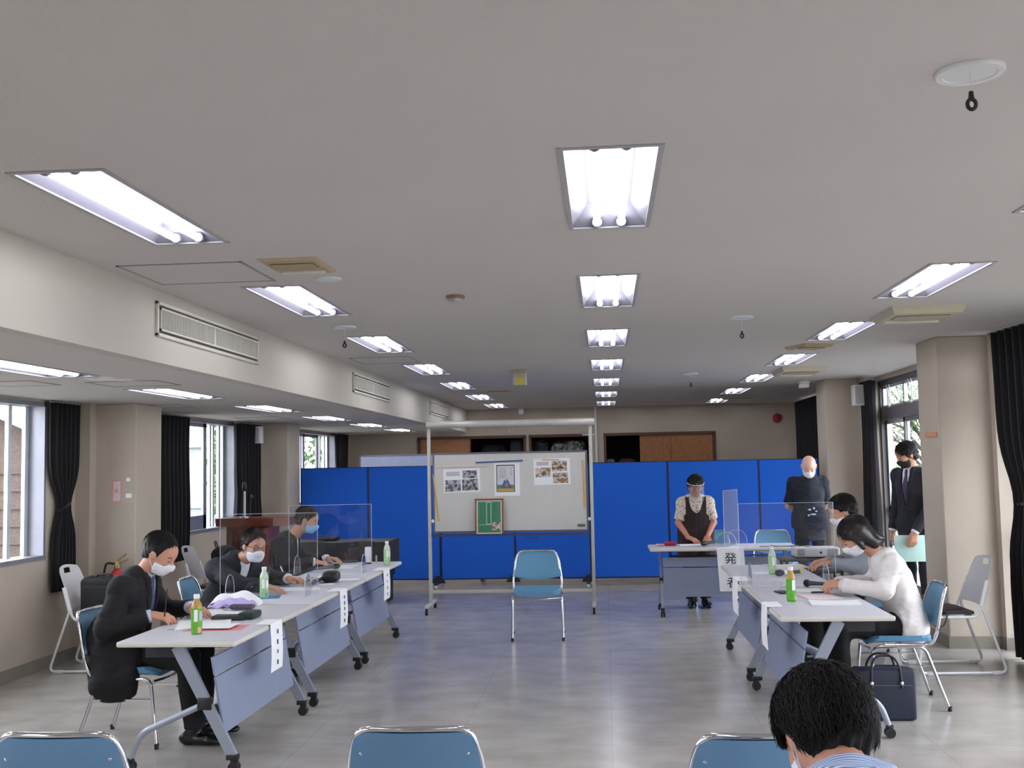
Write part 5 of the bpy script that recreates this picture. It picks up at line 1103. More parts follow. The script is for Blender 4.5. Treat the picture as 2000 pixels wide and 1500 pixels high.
P6 = person('woman in a dark apron, floral blouse and clear face shield standing at the speaker table', (1.0, 12.33, 0), -PI/2, J, 'blouse', (.05, .26, 0), .95, dict(L=dict(fwd=(.8, .1, -.3), nrm=(.3, 0, 1), curl=(.45, .5, .3)), R=dict(fwd=(.6, .6, -.2), nrm=(.2, 0, 1), curl=(.3, .3, .2))),
    skin=SKIN2, topm=BL, topin=.014, build=1.02, sleeve=.42, mask=None, hair=dict(line=HLINE_BANG, vol=1.08, amp=.005, seed=31, strands=400, sr=.0014, extra=[Ell((.11, .01, 1.42), (.065, .07, .05), None, .03)]), hem=.1)
root, ja, frm, tor, R_, hc_ = P6
AP = mat('dark_brown_apron', (42, 28, 30), .85, bump=.3, bscale=20)
A = Field(tor()+[Cap((0, .07, .80), (.02, .08, .52), .10, .12, .05, cut=True), Cap((0, -.07, .80), (.02, -.08, .52), .10, .12, .05, cut=True)], .006, .023); A.noise(.003, 30, 8, 5, (.2, 1.6, .1))
def apr(x, y, z):
    f_, l_, u_ = frm(x, y, z); w_ = np.where(u_ > -.16, .115+.0*u_, .115+(-u_-.16)*.9); strap = np.maximum(np.abs(l_)-w_, 0*l_-1); scoop = -np.maximum(np.sqrt((l_/.075)**2+((u_-.03)/.17)**2)*.1-.1, -f_-.5); return np.maximum(np.maximum(np.abs(l_)-w_, scoop*.8), u_-.02)
A.cut(apr); A.mesh('apron', AP, root, 1)
T6 = lambda p: hc_+R_@(V3(*p)*.93)
bm = NB(); add_tube(bm, [T6((.084, -.017, -.062)), T6((.0915, 0, -.060)), T6((.084, .017, -.062))], [.002, .004, .002], 6); obj('mouth', bm, LIP, root)
SHIELD = mat_clear('face_shield', (.93, .95, .97), 1.6, .03, (.75, .78, .85))
bm = NB(); add_sheet(bm, lambda u, v: tuple(T6((.135*math.cos((u-.5)*1.9)-.005-.01*v, .115*math.sin((u-.5)*1.9), .055-.21*v))), 14, 6, .0008); fs_ = obj('face_shield', bm, SHIELD, root, ang=80)
bm = NB(); add_tube(bm, [T6((.13*math.cos(a), .10*math.sin(a), .05)) for a in np.linspace(-1.6, 1.6, 15)], .004, 6); obj('shield_band', bm, WHITEP, fs_)
bm = NB(); cc = V3(.10, 0, 1.165); add_tube(bm, [(cc[0]+.03+.03*math.cos(a)-.03*math.sin(a)**2, .062*math.sin(a), cc[2]+.01-.055*max(0, math.cos(a))) for a in np.linspace(-2.2, 2.2, 21)], .0035, 6); obj('necklace', bm, mat('coral_beads', (176, 64, 60), .4), root)
# bald man
J = standing(1.72, pel=(-.03, 0, .90), chest=(.02, 0, 1.20), neck=(.07, 0, 1.385), head=(.15, -.01, 1.525), shL=(.01, .168, 1.335), shR=(.01, -.168, 1.335), elL=(-.10, .225, 1.06), wrL=(-.20, .06, .92), elR=(-.10, -.225, 1.06), wrR=(-.20, -.06, .94))
P7 = person('bald man in a navy T-shirt and white mask standing with head bowed', (2.38, 12.98, 0), -PI/2, J, 'tee', (-.12, .55, 0), 1.03, dict(L=dict(fwd=(-.2, -1, -.3), nrm=(-1, 0, 0)), R=dict(fwd=(-.2, 1, -.3), nrm=(-1, 0, 0))), skin=mat('skin_bald', (214, 172, 154), .45, var=.05, scale=18, sss=.15),
    topm=mat('navy_tshirt', (20, 24, 38), .85, bump=.25, bscale=20), topin=.017, build=1.0, sleeve=.44, hem=.25, browm=mat('grey_brow', (120, 110, 104), .8), extra_top=(Cap((.0, 0, .98), (.02, 0, .655), .150, .165, .05, V3(1, 0, 0), .72, cut=True),))
root = P7[0]; PR = mat('shirt_print', (176, 184, 200), .7)
# small printed marks: ellipsoids sunk into the shirt front
for q in (((.155, -.10, 1.335), (.012, .018, .004)), ):
    bm = NB(); add_ball(bm, (.035, .140, 1.392), (.03, .014, .006)); obj('shoulder_logo', bm, PR, root)
for i, (y, z, w_, h_) in enumerate(((-.04, 1.02, .026, .014), (.01, 1.035, .016, .018), (.035, 1.0, .02, .01), (.0, .965, .045, .012), (-.05, .955, .018, .014))):
    bm = NB(); add_ball(bm, (.136, y+.02, z), (.012, w_*.8, h_*.8)); obj('shirt_print', bm, PR, root)
# man standing by the glazing with a folder
J = standing(1.76, head=(.10, 0, 1.625), neck=(.03, 0, 1.47), elL=(.06, .235, 1.12), wrL=(.235, .165, .865), elR=(-.03, -.24, 1.12), wrR=(.04, -.26, .86))
P8 = person('man in a navy suit and black mask standing by the glazed door holding a folder', (3.09, 11.15, 0), PI+.62, J, 'suit', (-.28, .36, 0), 1.02, dict(L=dict(fwd=(.12, -.02, -1), nrm=(.5, 1, 0), curl=(.55, .5, .3)), R=dict(fwd=(0, 0, -1), nrm=(0, -1, 0), curl=(.4, .4, .3))),
    topm=NAVY, trom=mat('navy_trousers', (18, 19, 30), .85), mask=MASKK, hem=.0, tie=mat('plum_tie', (62, 36, 84), .6), hair=dict(line=HLINE_BANG, vol=1.05, amp=.006, strands=600, seed=17, sr=.0013), extra_top=(Cap((0, 0, .95), (.0, 0, .80), .155, .165, .05, V3(1, 0, 0), .75, cut=True),))
# foreground person seen from behind, head and collar only
STR = mat('striped_shirt', (150, 172, 214), .8)
nt_ = STR.node_tree; wv = nt_.nodes.new('ShaderNodeTexWave'); wv.bands_direction = 'X'; wv.inputs['Scale'].default_value = 30; oc = nt_.nodes.new('ShaderNodeTexCoord'); nt_.links.new(oc.outputs['Object'], wv.inputs['Vector']); rp = nt_.nodes.new('ShaderNodeValToRGB'); nt_.links.new(wv.outputs[0], rp.inputs[0]); rp.color_ramp.elements[0].color = (*srgb(96, 128, 190), 1); rp.color_ramp.elements[1].color = (*srgb(214, 222, 238), 1); nt_.links.new(rp.outputs[0], nt_.nodes['Principled BSDF'].inputs['Base Color'])
J = seated((.17, 0, 1.03), neck=(.04, 0, .975), chest=(-.03, 0, .83), shL=(-.01, .17, .905), shR=(-.01, -.17, .905), elL=(.05, .25, .64), wrL=(.26, .14, .60), elR=(.05, -.25, .64), wrR=(.26, -.14, .60))
P9 = person('dark-haired person in a blue striped shirt seen from behind, bottom right foreground', (.455, 2.15, 0), PI/2+.1, J, 'blouse', (.28, .68, .08), 1.0, extra_top=(Cap((-.02, 0, .90), (.02, 0, 1.0), .092, .068, .03, cut=True),), topm=STR, topin=.014, build=.95, h=.006, hair=dict(line=[(-.12, -.10), (-.06, -.095), (-.03, -.075), (-.022, .012), (.012, .022), (.03, .0), (.04, .005), (.06, .022), (.085, .026), (.12, .028)], vol=1.04, amp=.006, strands=6500, seed=41, sr=.0013, slen=.95, h=.004, wild=2.2, drop=.018, m=mat('soft_black_hair', (20, 16, 16), .62, spec=.25, var=.3, scale=60)))
pch(.455, 2.12, PI/2+.1, 'blue chair under the dark-haired person in the foreground')
# ================================================================ SMALL THINGS
TZ = .7055
def T_(px, py, z=TZ): return az(px, py, z)
PET = mat('clear_bottle', (196, 208, 190), .15, var=.02); GREEN = mat('green_wrap', (92, 168, 40), .35, var=.15, scale=30); GREENP = mat('pale_green_wrap', (160, 196, 140), .35, var=.25, scale=35); TEA = mat('tea_amber', (176, 140, 70), .2)
def bottle(label, p, wrap, rz=0):
    t = thing('tea_bottle', label, 'bottle', (p.x, p.y, TZ), rz, 'green tea bottles')
    bm = NB(); add_lathe(bm, [(.024, 0), (.030, .006), (.0305, .02), (.0305, .142)], n=24); obj('wrapped_body', bm, wrap, t)
    bm = NB(); add_lathe(bm, [(.0302, .142), (.028, .158), (.018, .182), (.0135, .190), (.0135, .196)], n=24); obj('shoulder', bm, TEA if wrap is GREEN else PET, t)
    bm = NB(); add_lathe(bm, [(.0165, .194), (.0168, .214), (.0155, .217), (0, .217)], n=20); obj('cap', bm, WHITEP, t)
    for a, z0, z1, m in ((-1.9, .07, .135, PAPER), (-.9, .075, .125, PAPERL if wrap is GREEN else PAPER), (-1.2, .008, .04, mat('pink_patch', (226, 160, 160), .4) if wrap is GREEN else mat('sea_patch', (110, 150, 170), .4))):
        bm = NB(); add_sheet(bm, lambda u, v: (.0309*math.cos(a+u*.65), .0309*math.sin(a+u*.65), z0+(z1-z0)*v), 5, 1, .0006); obj('label_patch', bm, m, t)
    return t
bottle('green tea bottle with a bright green wrap on the nearest left table', T_(384, 1238), GREEN, .2)
bottle('pale green tea bottle in front of the leaning man', T_(516, 1168), GREENP, .1)
bottle('pale green tea bottle at the far end of the left tables', T_(756, 1103), GREENP, .3)
bottle('bright green tea bottle in front of the woman in white', T_(1546, 1174), GREEN, .4)
bottle('pale green tea bottle on the farther right table', T_(1509, 1121), GREENP, .2)
# ---- paper goods
def paper(name, label, cat, c, w, d, rz, m, th=.003, bend=.0, group=None, sheets=1, z=TZ):
    bm = NB(); rnd = random.Random(label)
    for i in range(sheets):
        a = rnd.uniform(-.06, .06); zz = z+i*th; add_sheet(bm, lambda u, v: tuple(Matrix.Rotation(rz+a, 3, 'Z') @ Vector(((u-.5)*w, (v-.5)*d, bend*(4*(u-.5)**2)*(1 if v > .3 else .4)))+Vector((c[0], c[1], zz+.001))), 6, 4, th*.8)
    return tag(obj(name, bm, m, ang=60), label, cat, group)
p = T_(395, 1222); paper('document_sheets', 'white sheets spread in front of the man nearest on the left', 'papers', (p.x, p.y+.03), .30, .36, .3, PAPER, .002, .004, sheets=3)
p = T_(440, 1200); paper('document_sheets', 'white sheets beside the purple bundle on the left tables', 'papers', (p.x, p.y), .28, .22, -.2, PAPER, .002, .006, sheets=2)
p = T_(415, 1230); paper('pink_folder', 'pink folder holding white sheets behind the nearest green bottle', 'folder', (p.x, p.y+.06), .33, .22, .12, PAPERP, .010, .0)
p2_ = p; paper('document_sheets', 'white sheet lying on top of the pink folder', 'papers', (p.x-.03, p.y+.07), .27, .18, .05, PAPER, .002, .003, z=TZ+.010)
p = T_(348, 1229); paper('note_card', 'small grey card at the edge of the nearest left table', 'card', (p.x, p.y), .11, .05, .1, mat('grey_card', (150, 152, 158), .6), .004)
p = T_(518, 1166); paper('blue_folder', 'blue folder under the hand of the leaning man', 'folder', (p.x, p.y-.02), .22, .20, .2, mat('blue_card', (60, 120, 160), .6), .006)
p = T_(585, 1152); paper('document_sheets', 'white sheets right of the leaning man on the middle table', 'papers', (p.x-.02, p.y+.05), .3, .25, .35, PAPER, .002, .004, sheets=3)
p = T_(600, 1130); paper('document_sheets', 'open booklet behind the microphone with a black wrap', 'booklet', (p.x, p.y), .36, .26, .1, PAPER, .003, .012, sheets=2)
p = T_(640, 1140); paper('name_card', 'small white card near the front edge of the middle left table', 'card', (p.x, p.y-.05), .12, .08, .5, PAPER, .003)
p = T_(675, 1132); paper('name_card', 'white envelope lying where the middle and far left tables meet', 'envelope', (p.x, p.y), .22, .12, .2, PAPER, .003)
p = T_(672, 1108); paper('document_sheets', 'white papers in front of the man with a light blue mask', 'papers', (p.x-.05, p.y), .30, .4, .0, PAPER, .002, .002, sheets=2)
p = T_(1632, 1180); paper('document_sheets', 'stapled white sheets nearest the camera on the right table', 'papers', (p.x, p.y+.02), .30, .20, -.04, PAPER, .003, .006, sheets=3)
p = T_(1605, 1166); paper('document_sheets', 'pinkish sheets under the clasped hands of the woman in white', 'papers', (p.x-.02, p.y+.02), .22, .26, .2, mat('pale_pink_paper', (232, 214, 214), .8), .002, .003, sheets=2)
p = T_(1575, 1156); paper('document_sheets', 'white sheet beside the bright green bottle on the right table', 'papers', (p.x, p.y+.08), .24, .2, .1, PAPER, .002, .002)
p = T_(1500, 1115); paper('document_sheets', 'white sheet left of the pale green bottle on the farther right table', 'papers', (p.x-.02, p.y-.15), .24, .18, .0, PAPER, .002, .002)
p = T_(1535, 1106); paper('document_tray', 'shallow beige tray of papers on the farther right table', 'tray', (p.x, p.y), .30, .30, .1, mat('beige_card', (206, 200, 184), .6), .010, .008)
p = T_(1350, 1065); paper('document_sheets', 'white sheets in front of the woman in an apron', 'papers', (p.x, p.y), .26, .2, .05, PAPER, .006, .0, sheets=2)
p = T_(1502, 1153); t = thing('card_stand', 'tilted grey name card standing at the front edge of the near right table', 'card', (p.x+.07, p.y, TZ), .5)
bm = NB(); add_prism(bm, [(-.04, 0), (.0, .06), (.003, .058), (-.036, 0)], .075, Matrix.Rotation(PI/2, 4, 'X'), z0=-.04); obj('card', bm, mat('silver_card', (176, 178, 186), .5), t, ang=20)
# ---- pens and microphones
def rod(name, label, cat, a, b, r, m, group=None, n=8): bm = NB(); add_tube(bm, [a, Vector(a).lerp(Vector(b), .06), Vector(a).lerp(Vector(b), .94), b], [r*.5, r, r, r*.4], n); return tag(obj(name, bm, m), label, cat, group)
hx = Vector((-2.605, 6.20, .775)); rod('black_pen', 'long black pen held upright by the man nearest on the left', 'pen', hx+Vector((.0, 0, -.045)), hx+Vector((.012, .01, .14)), .0045, BLACKP)
p = T_(556, 1132); rod('white_pen', 'white pen standing slanted beside the leaning man', 'pen', Vector((p.x+.01, p.y, TZ+.004)), Vector((p.x-.035, p.y, TZ+.11)), .005, WHITEP)
p = T_(1596, 1161); rod('dark_pen', 'dark pen lying by the clasped hands on the right table', 'pen', Vector((p.x-.04, p.y, TZ+.014)), Vector((p.x+.05, p.y+.01, TZ+.014)), .006, mat('navy_pen', (34, 36, 80), .4))
MICG = mat('mic_grey', (70, 72, 82), .45, .3); MESHM = mat('mic_mesh', (52, 54, 60), .5, .5, bump=1, bscale=500)
def mic(label, a, b, bands=(), body=MICG, head=MESHM):
    a, b = Vector(a), Vector(b); d = (b-a); L = d.length; t = thing('hand_microphone', label, 'microphone', a, 0, 'hand microphones'); q = d.to_track_quat('Z', 'Y').to_matrix().to_4x4()
    bm = NB(); add_lathe(bm, [(.010, 0), (.0125, .008), (.0135, L*.35), (.0175, L*.72), (.0185, L*.76)], n=18, M=q); obj('handle', bm, body, t)
    bm = NB(); add_lathe(bm, [(.019, L*.755), (.0245, L*.78), (.026, L*.86), (.024, L*.93), (.014, L*.99), (0, L)], n=20, M=q); obj('mesh_head', bm, head, t)
    for z0, z1, m in bands:
        bm = NB(); add_lathe(bm, [(.0175, L*z0), (.0185, L*z1)], n=18, M=q); obj('colour_band', bm, m, t)
h = TZ+.027
a, b = T_(616, 1117), T_(663, 1111); mic('grey microphone in front of the man with a light blue mask', (a.x, a.y, h), (b.x, b.y, h))
a, b = T_(604, 1150), T_(645, 1128); mic('microphone with a black wrap on the middle left table', (a.x, a.y, h), (b.x, b.y, h), head=BLACKP)
a = T_(637, 1141); bm = NB(); add_box(bm, (a.x+.0, a.y+.16, TZ+.045), (.13, .15, .085), bev=.035, seg=3); tag(obj('black_pouch', bm, BLACKP, ang=60), 'soft black pouch behind the microphone on the middle left table', 'pouch')
b, a = T_(1570, 1146), T_(1612, 1148); mic('grey microphone lying by the hands of the woman in white', (a.x, a.y, h), (b.x, b.y, h))
b, a = T_(1515, 1126), T_(1566, 1123); mic('dark microphone with white and yellow bands on the farther right table', (a.x, a.y, h), (b.x, b.y, h), ((.58, .7, PAPER), (.02, .09, mat('yellow_band', (214, 190, 40), .4))))
b, a = T_(1372, 1067), T_(1385, 1064); mic('black microphone under the right hand of the woman in an apron', (a.x+.10, a.y+.05, h+.01), (b.x-.01, b.y-.02, h), body=BLACKP, head=BLACKP)
# ---- purple bundle, wallet, glasses, phones
p = T_(455, 1184); t = thing('paper_bundle', 'crumpled white and lilac paper bundle on the nearest left table', 'bundle', (p.x, p.y+.02, TZ), .15)
bm = NB(); rnd = random.Random(4); add_sheet(bm, lambda u, v: ((u-.5)*.30, (v-.5)*.24, .006+.045*math.sin(u*PI)**.7*math.sin(v*PI)**.6+.006*math.sin(u*23+v*9)), 18, 12, .004); obj('lilac_sheet', bm, PAPERL, t, ang=80)
bm = NB(); add_sheet(bm, lambda u, v: ((u-.5)*.34, .06+(v-.5)*.16, .004+.075*math.sin(u*PI)**.5*(.3+.7*v)+.01*math.sin(u*12)), 18, 8, .003); obj('white_sheet', bm, PAPER, t, ang=80)
p = T_(488, 1207); DG = mat('dark_green_pouch', (28, 52, 44), .7)
bm = NB(); add_box(bm, (p.x, p.y, TZ+.022), (.10, .17, .04), bev=.014, seg=3); tag(obj('glasses_case', bm, DG), 'dark green soft case on the nearest left table', 'case')
p = T_(455, 1210); bm = NB(); add_box(bm, (p.x-.02, p.y, TZ+.014), (.20, .10, .026), bev=.006); tag(obj('black_notebook', bm, mat('black_cover', (34, 34, 44), .6)), 'black notebook beside the dark green case', 'notebook')
p = T_(470, 1192); bm = NB(); add_box(bm, (p.x, p.y+.03, TZ+.02), (.16, .06, .03), bev=.012); tag(obj('grey_pen_case', bm, mat('mauve_case', (86, 82, 98), .7)), 'grey pen case in front of the lilac paper bundle', 'case')
p = T_(452, 1196); bm = NB()
for s in (-.028, .028): add_tube(bm, [(p.x+s+.022*math.cos(a), p.y-.03, TZ+.035+.017*math.sin(a)) for a in np.linspace(0, 2*PI, 15)[:-1]], .0016, 5, closed=True)
for s in (-.052, .052): add_tube(bm, [(p.x+s, p.y-.03, TZ+.04), (p.x+s*.9, p.y+.08, TZ+.03)], .0016, 5)
tag(obj('folded_glasses', bm, BLACKP), 'thin black glasses resting by the grey pen case', 'glasses')
def slab(name, label, cat, p, w, d, hgt, m, rz=0): bm = NB(); add_box(bm, (0, 0, hgt/2), (w, d, hgt), bev=min(.004, hgt*.3)); bmesh.ops.transform(bm, matrix=I4((p.x, p.y, TZ+.001), rz), verts=bm.verts); return tag(obj(name, bm, m), label, cat)
slab('smartphone', 'black phone lying in front of the man with a light blue mask', 'phone', T_(684, 1098), .14, .075, .009, BLACKP, .1)
slab('smartphone', 'dark phone beside the bright green bottle on the right table', 'phone', T_(1528, 1158), .075, .12, .01, BLACKP, .2)
slab('computer_mouse', 'dark mouse under the hand of the man with a light blue mask', 'mouse', T_(628, 1106), .06, .09, .03, mat('navy_plastic', (40, 44, 80), .4), .3)
t = thing('spray_bottle', 'white cylinder with a dark base near the far end of the left tables', 'bottle', (T_(719, 1101).x, T_(719, 1101).y, TZ)); bm = NB(); add_lathe(bm, [(.028, .012), (.03, .02), (.03, .15), (.026, .156), (0, .156)], n=20); obj('body', bm, WHITEP, t); bm = NB(); add_lathe(bm, [(.03, 0), (.03, .013)], n=20); obj('base', bm, BLACKP, t)
p = T_(735, 1099); bm = NB(); add_lathe(bm, [(.008, 0), (.009, .06), (.006, .07), (0, .07)], (p.x, p.y, TZ), 12); tag(obj('glue_stick', bm, mat('pale_green_plastic', (150, 180, 150), .5)), 'small pale stick standing beside the far green bottle', 'stick')
p = T_(570, 1141); t = thing('patterned_pouch', 'white pouch with round black dots on the middle left table', 'pouch', (p.x+.0, p.y+.10, TZ), .25); bm = NB(); add_box(bm, (0, 0, .022), (.34, .12, .042), bev=.018, seg=3); obj('pouch_body', bm, mat('off_white_cloth', (214, 212, 204), .8), t)
bm = NB()
for i in range(7):
    for k in range(2): add_ball(bm, (-.14+i*.045+k*.02, -.045-.012*k, .038-k*.018), (.013, .008, .007), sub=1)
d_ = obj('black_dots', bm, INK, t); d_['kind'] = 'stuff'
p = T_(1303, 1066); t = thing('red_pouch', 'red pouch at the left end of the speaker table', 'pouch', (p.x, p.y, TZ), .1); bm = NB(); add_box(bm, (.03, 0, .022), (.13, .09, .042), bev=.018, seg=3); obj('pouch_body', bm, mat('red_cloth', (160, 26, 48), .7), t); bm = NB(); add_box(bm, (-.07, 0, .012), (.10, .06, .02), bev=.008); obj('tissue_pack', bm, mat('pink_white', (214, 180, 186), .7), t)
# ---- acrylic screens on the tables
ACR = mat_clear('acrylic', (.96, .97, .985), 1.3); ACRE = mat('acrylic_edge', (196, 202, 214), .25, var=0)
def screen(label, a, b, ztop, haze=None, foot=.11):
    a, b = Vector((*a, 0)), Vector((*b, 0)); L = (b-a).length; t = thing('acrylic_screen', label, 'acrylic screen', (a.x, a.y, TZ), math.atan2(b.y-a.y, b.x-a.x), 'clear acrylic table screens'); H = ztop-TZ
    bm = NB(); bx(bm, 0, L, -.0015, .0015, .003, H); pn_ = obj('clear_panel', bm, haze or ACR, t, smooth=False)
    bm = NB(); bx(bm, -.001, .0012, -.0019, .0019, .003, H); bx(bm, L-.0012, L+.001, -.0019, .0019, .003, H); bx(bm, 0, L, -.0019, .0019, H-.0015, H+.0005); obj('polished_edge', bm, ACRE, pn_, smooth=False)
    for x in (.07, L-.07):
        prof = [(-foot, 0)]+[(-foot*math.cos(q), .012+.145*math.sin(q)**.8) for q in np.linspace(.02, PI-.02, 17)]+[(foot, 0)]
        bm = NB(); add_prism(bm, prof, .003, Matrix.Translation((x, 0, 0)) @ basis((0, 0, 0), (0, 1, 0), (0, 0, 1)), z0=-.0015); f = obj('foot_plate', bm, ACR, t, smooth=False)
        bm = NB(); add_tube(bm, [(x, q[0], max(.002, q[1])) for q in prof], .0022, 5); obj('foot_rim', bm, ACRE, f)
def sx_(px, py, Y): return ay(px, py, Y).x
screen('clear acrylic screen between the nearest and the middle seated man on the left', (sx_(430, 1080, 7.54), 7.54), (sx_(620, 1080, 7.58), 7.58), ay(520, 1003, 7.56).z)
screen('clear acrylic screen between the middle and the farthest seated man on the left', (sx_(566, 1060, 9.2), 9.18), (sx_(726, 1060, 9.2), 9.2), ay(640, 986, 9.2).z)
screen('clear acrylic screen on the right tables, between woman in white and person in grey', (sx_(1444, 1060, 7.98), 7.98), (sx_(1630, 1060, 7.98), 7.98), ay(1540, 982, 7.98).z)
screen('clear acrylic screen on the speaker table right of the woman in an apron', (sx_(1413, 1000, 11.42), 11.42), (sx_(1441, 1000, 11.95), 11.95), ay(1425, 957, 11.7).z, mat_clear('acrylic_painted_reflection', (.9, .92, .96), 1.5, .12, (.45, .5, .7)))  # pale reflection on this clear screen painted in as a diffuse veil
# ---- peeling patch on the low ceiling
bm = NB(); rnd = random.Random(6); pc_ = [(.20*(1+.35*math.sin(a*3+1)+rnd.uniform(-.15, .15))*math.cos(a), .13*(1+.3*math.sin(a*5)+rnd.uniform(-.15, .15))*math.sin(a)) for a in np.linspace(0, 2*PI, 33)[:-1]]
q = az(200, 738, ZL); add_prism(bm, pc_, .0015, Matrix.Translation((q.x, q.y+.1, ZL-.002)) @ Matrix.Rotation(1.2, 4, 'Z')); tag(obj('plaster_patch', bm, mat('fresh_filler', (226, 224, 222), .8, var=.08, scale=20)), 'whitish filler patch on the low ceiling at the end of the nearest low light', 'plaster patch')
# ---- hanging name banners
def banner(label, axis, f, u0, u1, z1, text=None, size=.1, marks=0, fold=.10, lean=0):
    """paper strip folded over the table edge; hangs from the top edge down to z1"""
    t = thing('paper_banner', label, 'banner'); w = abs(u1-u0)/2; c = (u0+u1)/2
    if axis == 'x+': t.location = (f, c, 0); t.rotation_euler = (0, 0, PI/2)
    elif axis == 'x-': t.location = (f, c, 0); t.rotation_euler = (0, 0, -PI/2)
    else: t.location = (c, f, 0)
    # local: x along the edge, -y outwards, hangs at y = 0
    zt = .7085; bm = NB()
    bx(bm, -w, w, 0, fold, zt-.0015, zt); add_sheet(bm, lambda u, v: (-w+2*w*u+lean*(1-v), -.001-.004*math.sin(v*4), z1+(zt-z1)*v), 4, 10, .0012); obj('paper_strip', bm, PAPER, t, ang=30)
    rnd = random.Random(label)
    if text:
        for i, ch in enumerate(text): text_mesh(ch, size, basis((0+lean*.3*i, -.0075, zt-.115-i*(zt-z1-.2)/(max(1, len(text)-1))), (1, 0, 0), (0, 0, 1)), INK, 'lettering', t)
    if marks:
        bm = NB()
        for i in range(marks):
            z = zt-.05-(zt-z1-.1)*i/(marks-1); bx(bm, -.004+rnd.uniform(-.002, .002), .005, -.0095, -.006, z-.012-rnd.random()*.01, z+.008)
        obj('small_writing', bm, INK, t, smooth=False)
    return t
fx = TX+TD/2+.0165
def yx(px, py, X): return ax(px, py, X).y
banner('long white paper strip hanging off the nearest left table', 'x+', fx, yx(529, 1215, fx), yx(551, 1215, fx), ax(540, 1308, fx).z, marks=4)
banner('white paper strip hanging off the middle left table', 'x+', fx, yx(664, 1150, fx), yx(678, 1150, fx), ax(671, 1224, fx).z, marks=5)
banner('white paper strip hanging off the farthest left table', 'x+', fx, yx(749, 1110, fx), yx(761, 1110, fx), ax(756, 1170, fx).z, marks=4)
fr_ = RX-TD/2-.0165
banner('white paper strip hanging off the near right table', 'x-', fr_, yx(1496, 1180, fr_)-.03, yx(1488, 1180, fr_)+.03, ax(1493, 1262, fr_).z)
banner('white paper strip hanging off the farther right table', 'x-', fr_, yx(1439, 1120, fr_)-.03, yx(1431, 1120, fr_)+.03, ax(1436, 1196, fr_).z)
yb = 11.68-TD/2-.0165
banner('wide white banner with large dark characters hanging off the speaker table', 'y', yb, sx_(1400, 1085, yb), sx_(1453, 1085, yb), ay(1425, 1155, yb).z, '発表者', .125, lean=.02)
# ---- bags
BAG = mat('black_nylon', (14, 14, 17), .75, bump=.4, bscale=300)
def soft_box(bm, c, s, bev, M=None, seed=0, amp=.006, rot=None):
    vs = add_box(bm, (0, 0, 0), s, bev=bev, seg=4, rot=rot); rnd = random.Random(seed)
    for v in vs:
        if v.is_valid: v.co += Vector((math.sin(v.co.z*17+seed)*amp, math.sin(v.co.x*13+seed*2)*amp, math.sin(v.co.x*11+v.co.y*9+seed)*amp)); v.co += Vector(c)
t = thing('black_briefcase', 'black soft briefcase on the white chair by the left wall', 'bag', (-4.15, 8.66, .448), .05)
bm = NB(); soft_box(bm, (0, 0, .15), (.34, .20, .30), .04, seed=2); obj('bag_body', bm, BAG, t, ang=60)
bm = NB(); soft_box(bm, (0, -.112, .13), (.28, .03, .22), .014, seed=5, amp=.003); obj('front_pocket', bm, BAG, t, ang=60)
bm = NB(); add_tube(bm, fillet([(-.07, 0, .29), (-.06, 0, .32), (.06, 0, .32), (.07, 0, .29)], .03), .009, 8); obj('handle', bm, BLACKP, t)
t = thing('black_backpack', 'black backpack leaning on the white chair behind the nearest seated man', 'bag', (-3.84, 10.72, .448), .05)
bm = NB(); soft_box(bm, (0, 0, .20), (.24, .30, .40), .09, seed=3, rot=Matrix.Rotation(-.25, 3, 'Y')); obj('pack_body', bm, BAG, t, ang=60)
bm = NB(); soft_box(bm, (.11, 0, .13), (.08, .24, .22), .035, seed=6, rot=Matrix.Rotation(-.25, 3, 'Y')); obj('front_pocket', bm, BAG, t, ang=60)
bm = NB(); add_tube(bm, fillet([(-.11, -.03, .38), (-.13, -.03, .44), (-.13, .03, .44), (-.11, .03, .38)], .02), .008, 8); obj('grab_loop', bm, BLACKP, t)
NVY = mat('navy_leather', (28, 34, 56), .5, bump=.2, bscale=200)
t = thing('navy_tote_bag', 'dark navy tote bag on the floor under the chair of the woman in white', 'bag', (1.68, 6.93, 0), 0)
bm = NB(); soft_box(bm, (0, 0, .155), (.36, .14, .31), .02, seed=1, amp=.003); obj('bag_body', bm, NVY, t, ang=60)
for y in (-.085, .085):
    bm = NB(); q = .32
    add_tube(bm, fillet([(-.09, y*.95, .20), (-.085, y*.8, .33), (-.05, y*.5, .39), (.05, y*.5, .39), (.085, y*.8, .33), (.09, y*.95, .20)], .04), .007, 8); obj('handle', bm, mat('dark_navy_strap', (18, 22, 36), .4), t)
bm = NB(); add_tube(bm, [(-.13, -.076, .215), (.15, -.076, .215)], .0018, 5); obj('zip_line', bm, mat('pale_zip', (130, 130, 120), .4, .5), t)
for x in (-.09, .09):
    bm = NB(); add_lathe(bm, [(.009, 0), (.011, .004), (.0, .006)], n=12, M=Matrix.Translation((x, -.084, .23)) @ Matrix.Rotation(PI/2, 4, 'X')); obj('rivet', bm, CHROME, t)
t = thing('olive_hat', 'crumpled olive-grey cap lying on the right white chair', 'hat', (2.40, 8.5, .452), .2)
bm = NB(); add_sheet(bm, lambda u, v: (.12*(1-v)*math.cos(u*2*PI)+.01*math.sin(u*14), .11*(1-v*.9)*math.sin(u*2*PI), .10*math.sin(v*PI/2)*(1+.15*math.sin(u*9))), 24, 8, .003); obj('crown', bm, mat('olive_cloth', (92, 88, 78), .9), t, ang=80)
bm = NB(); add_sheet(bm, lambda u, v: ((.10+.09*v)*math.cos((u-.5)*2.2+PI), (.10+.05*v)*math.sin((u-.5)*2.2+PI), .006-.008*v), 14, 4, .004); obj('brim', bm, mat('olive_cloth', (92, 88, 78), .9), t, ang=80)
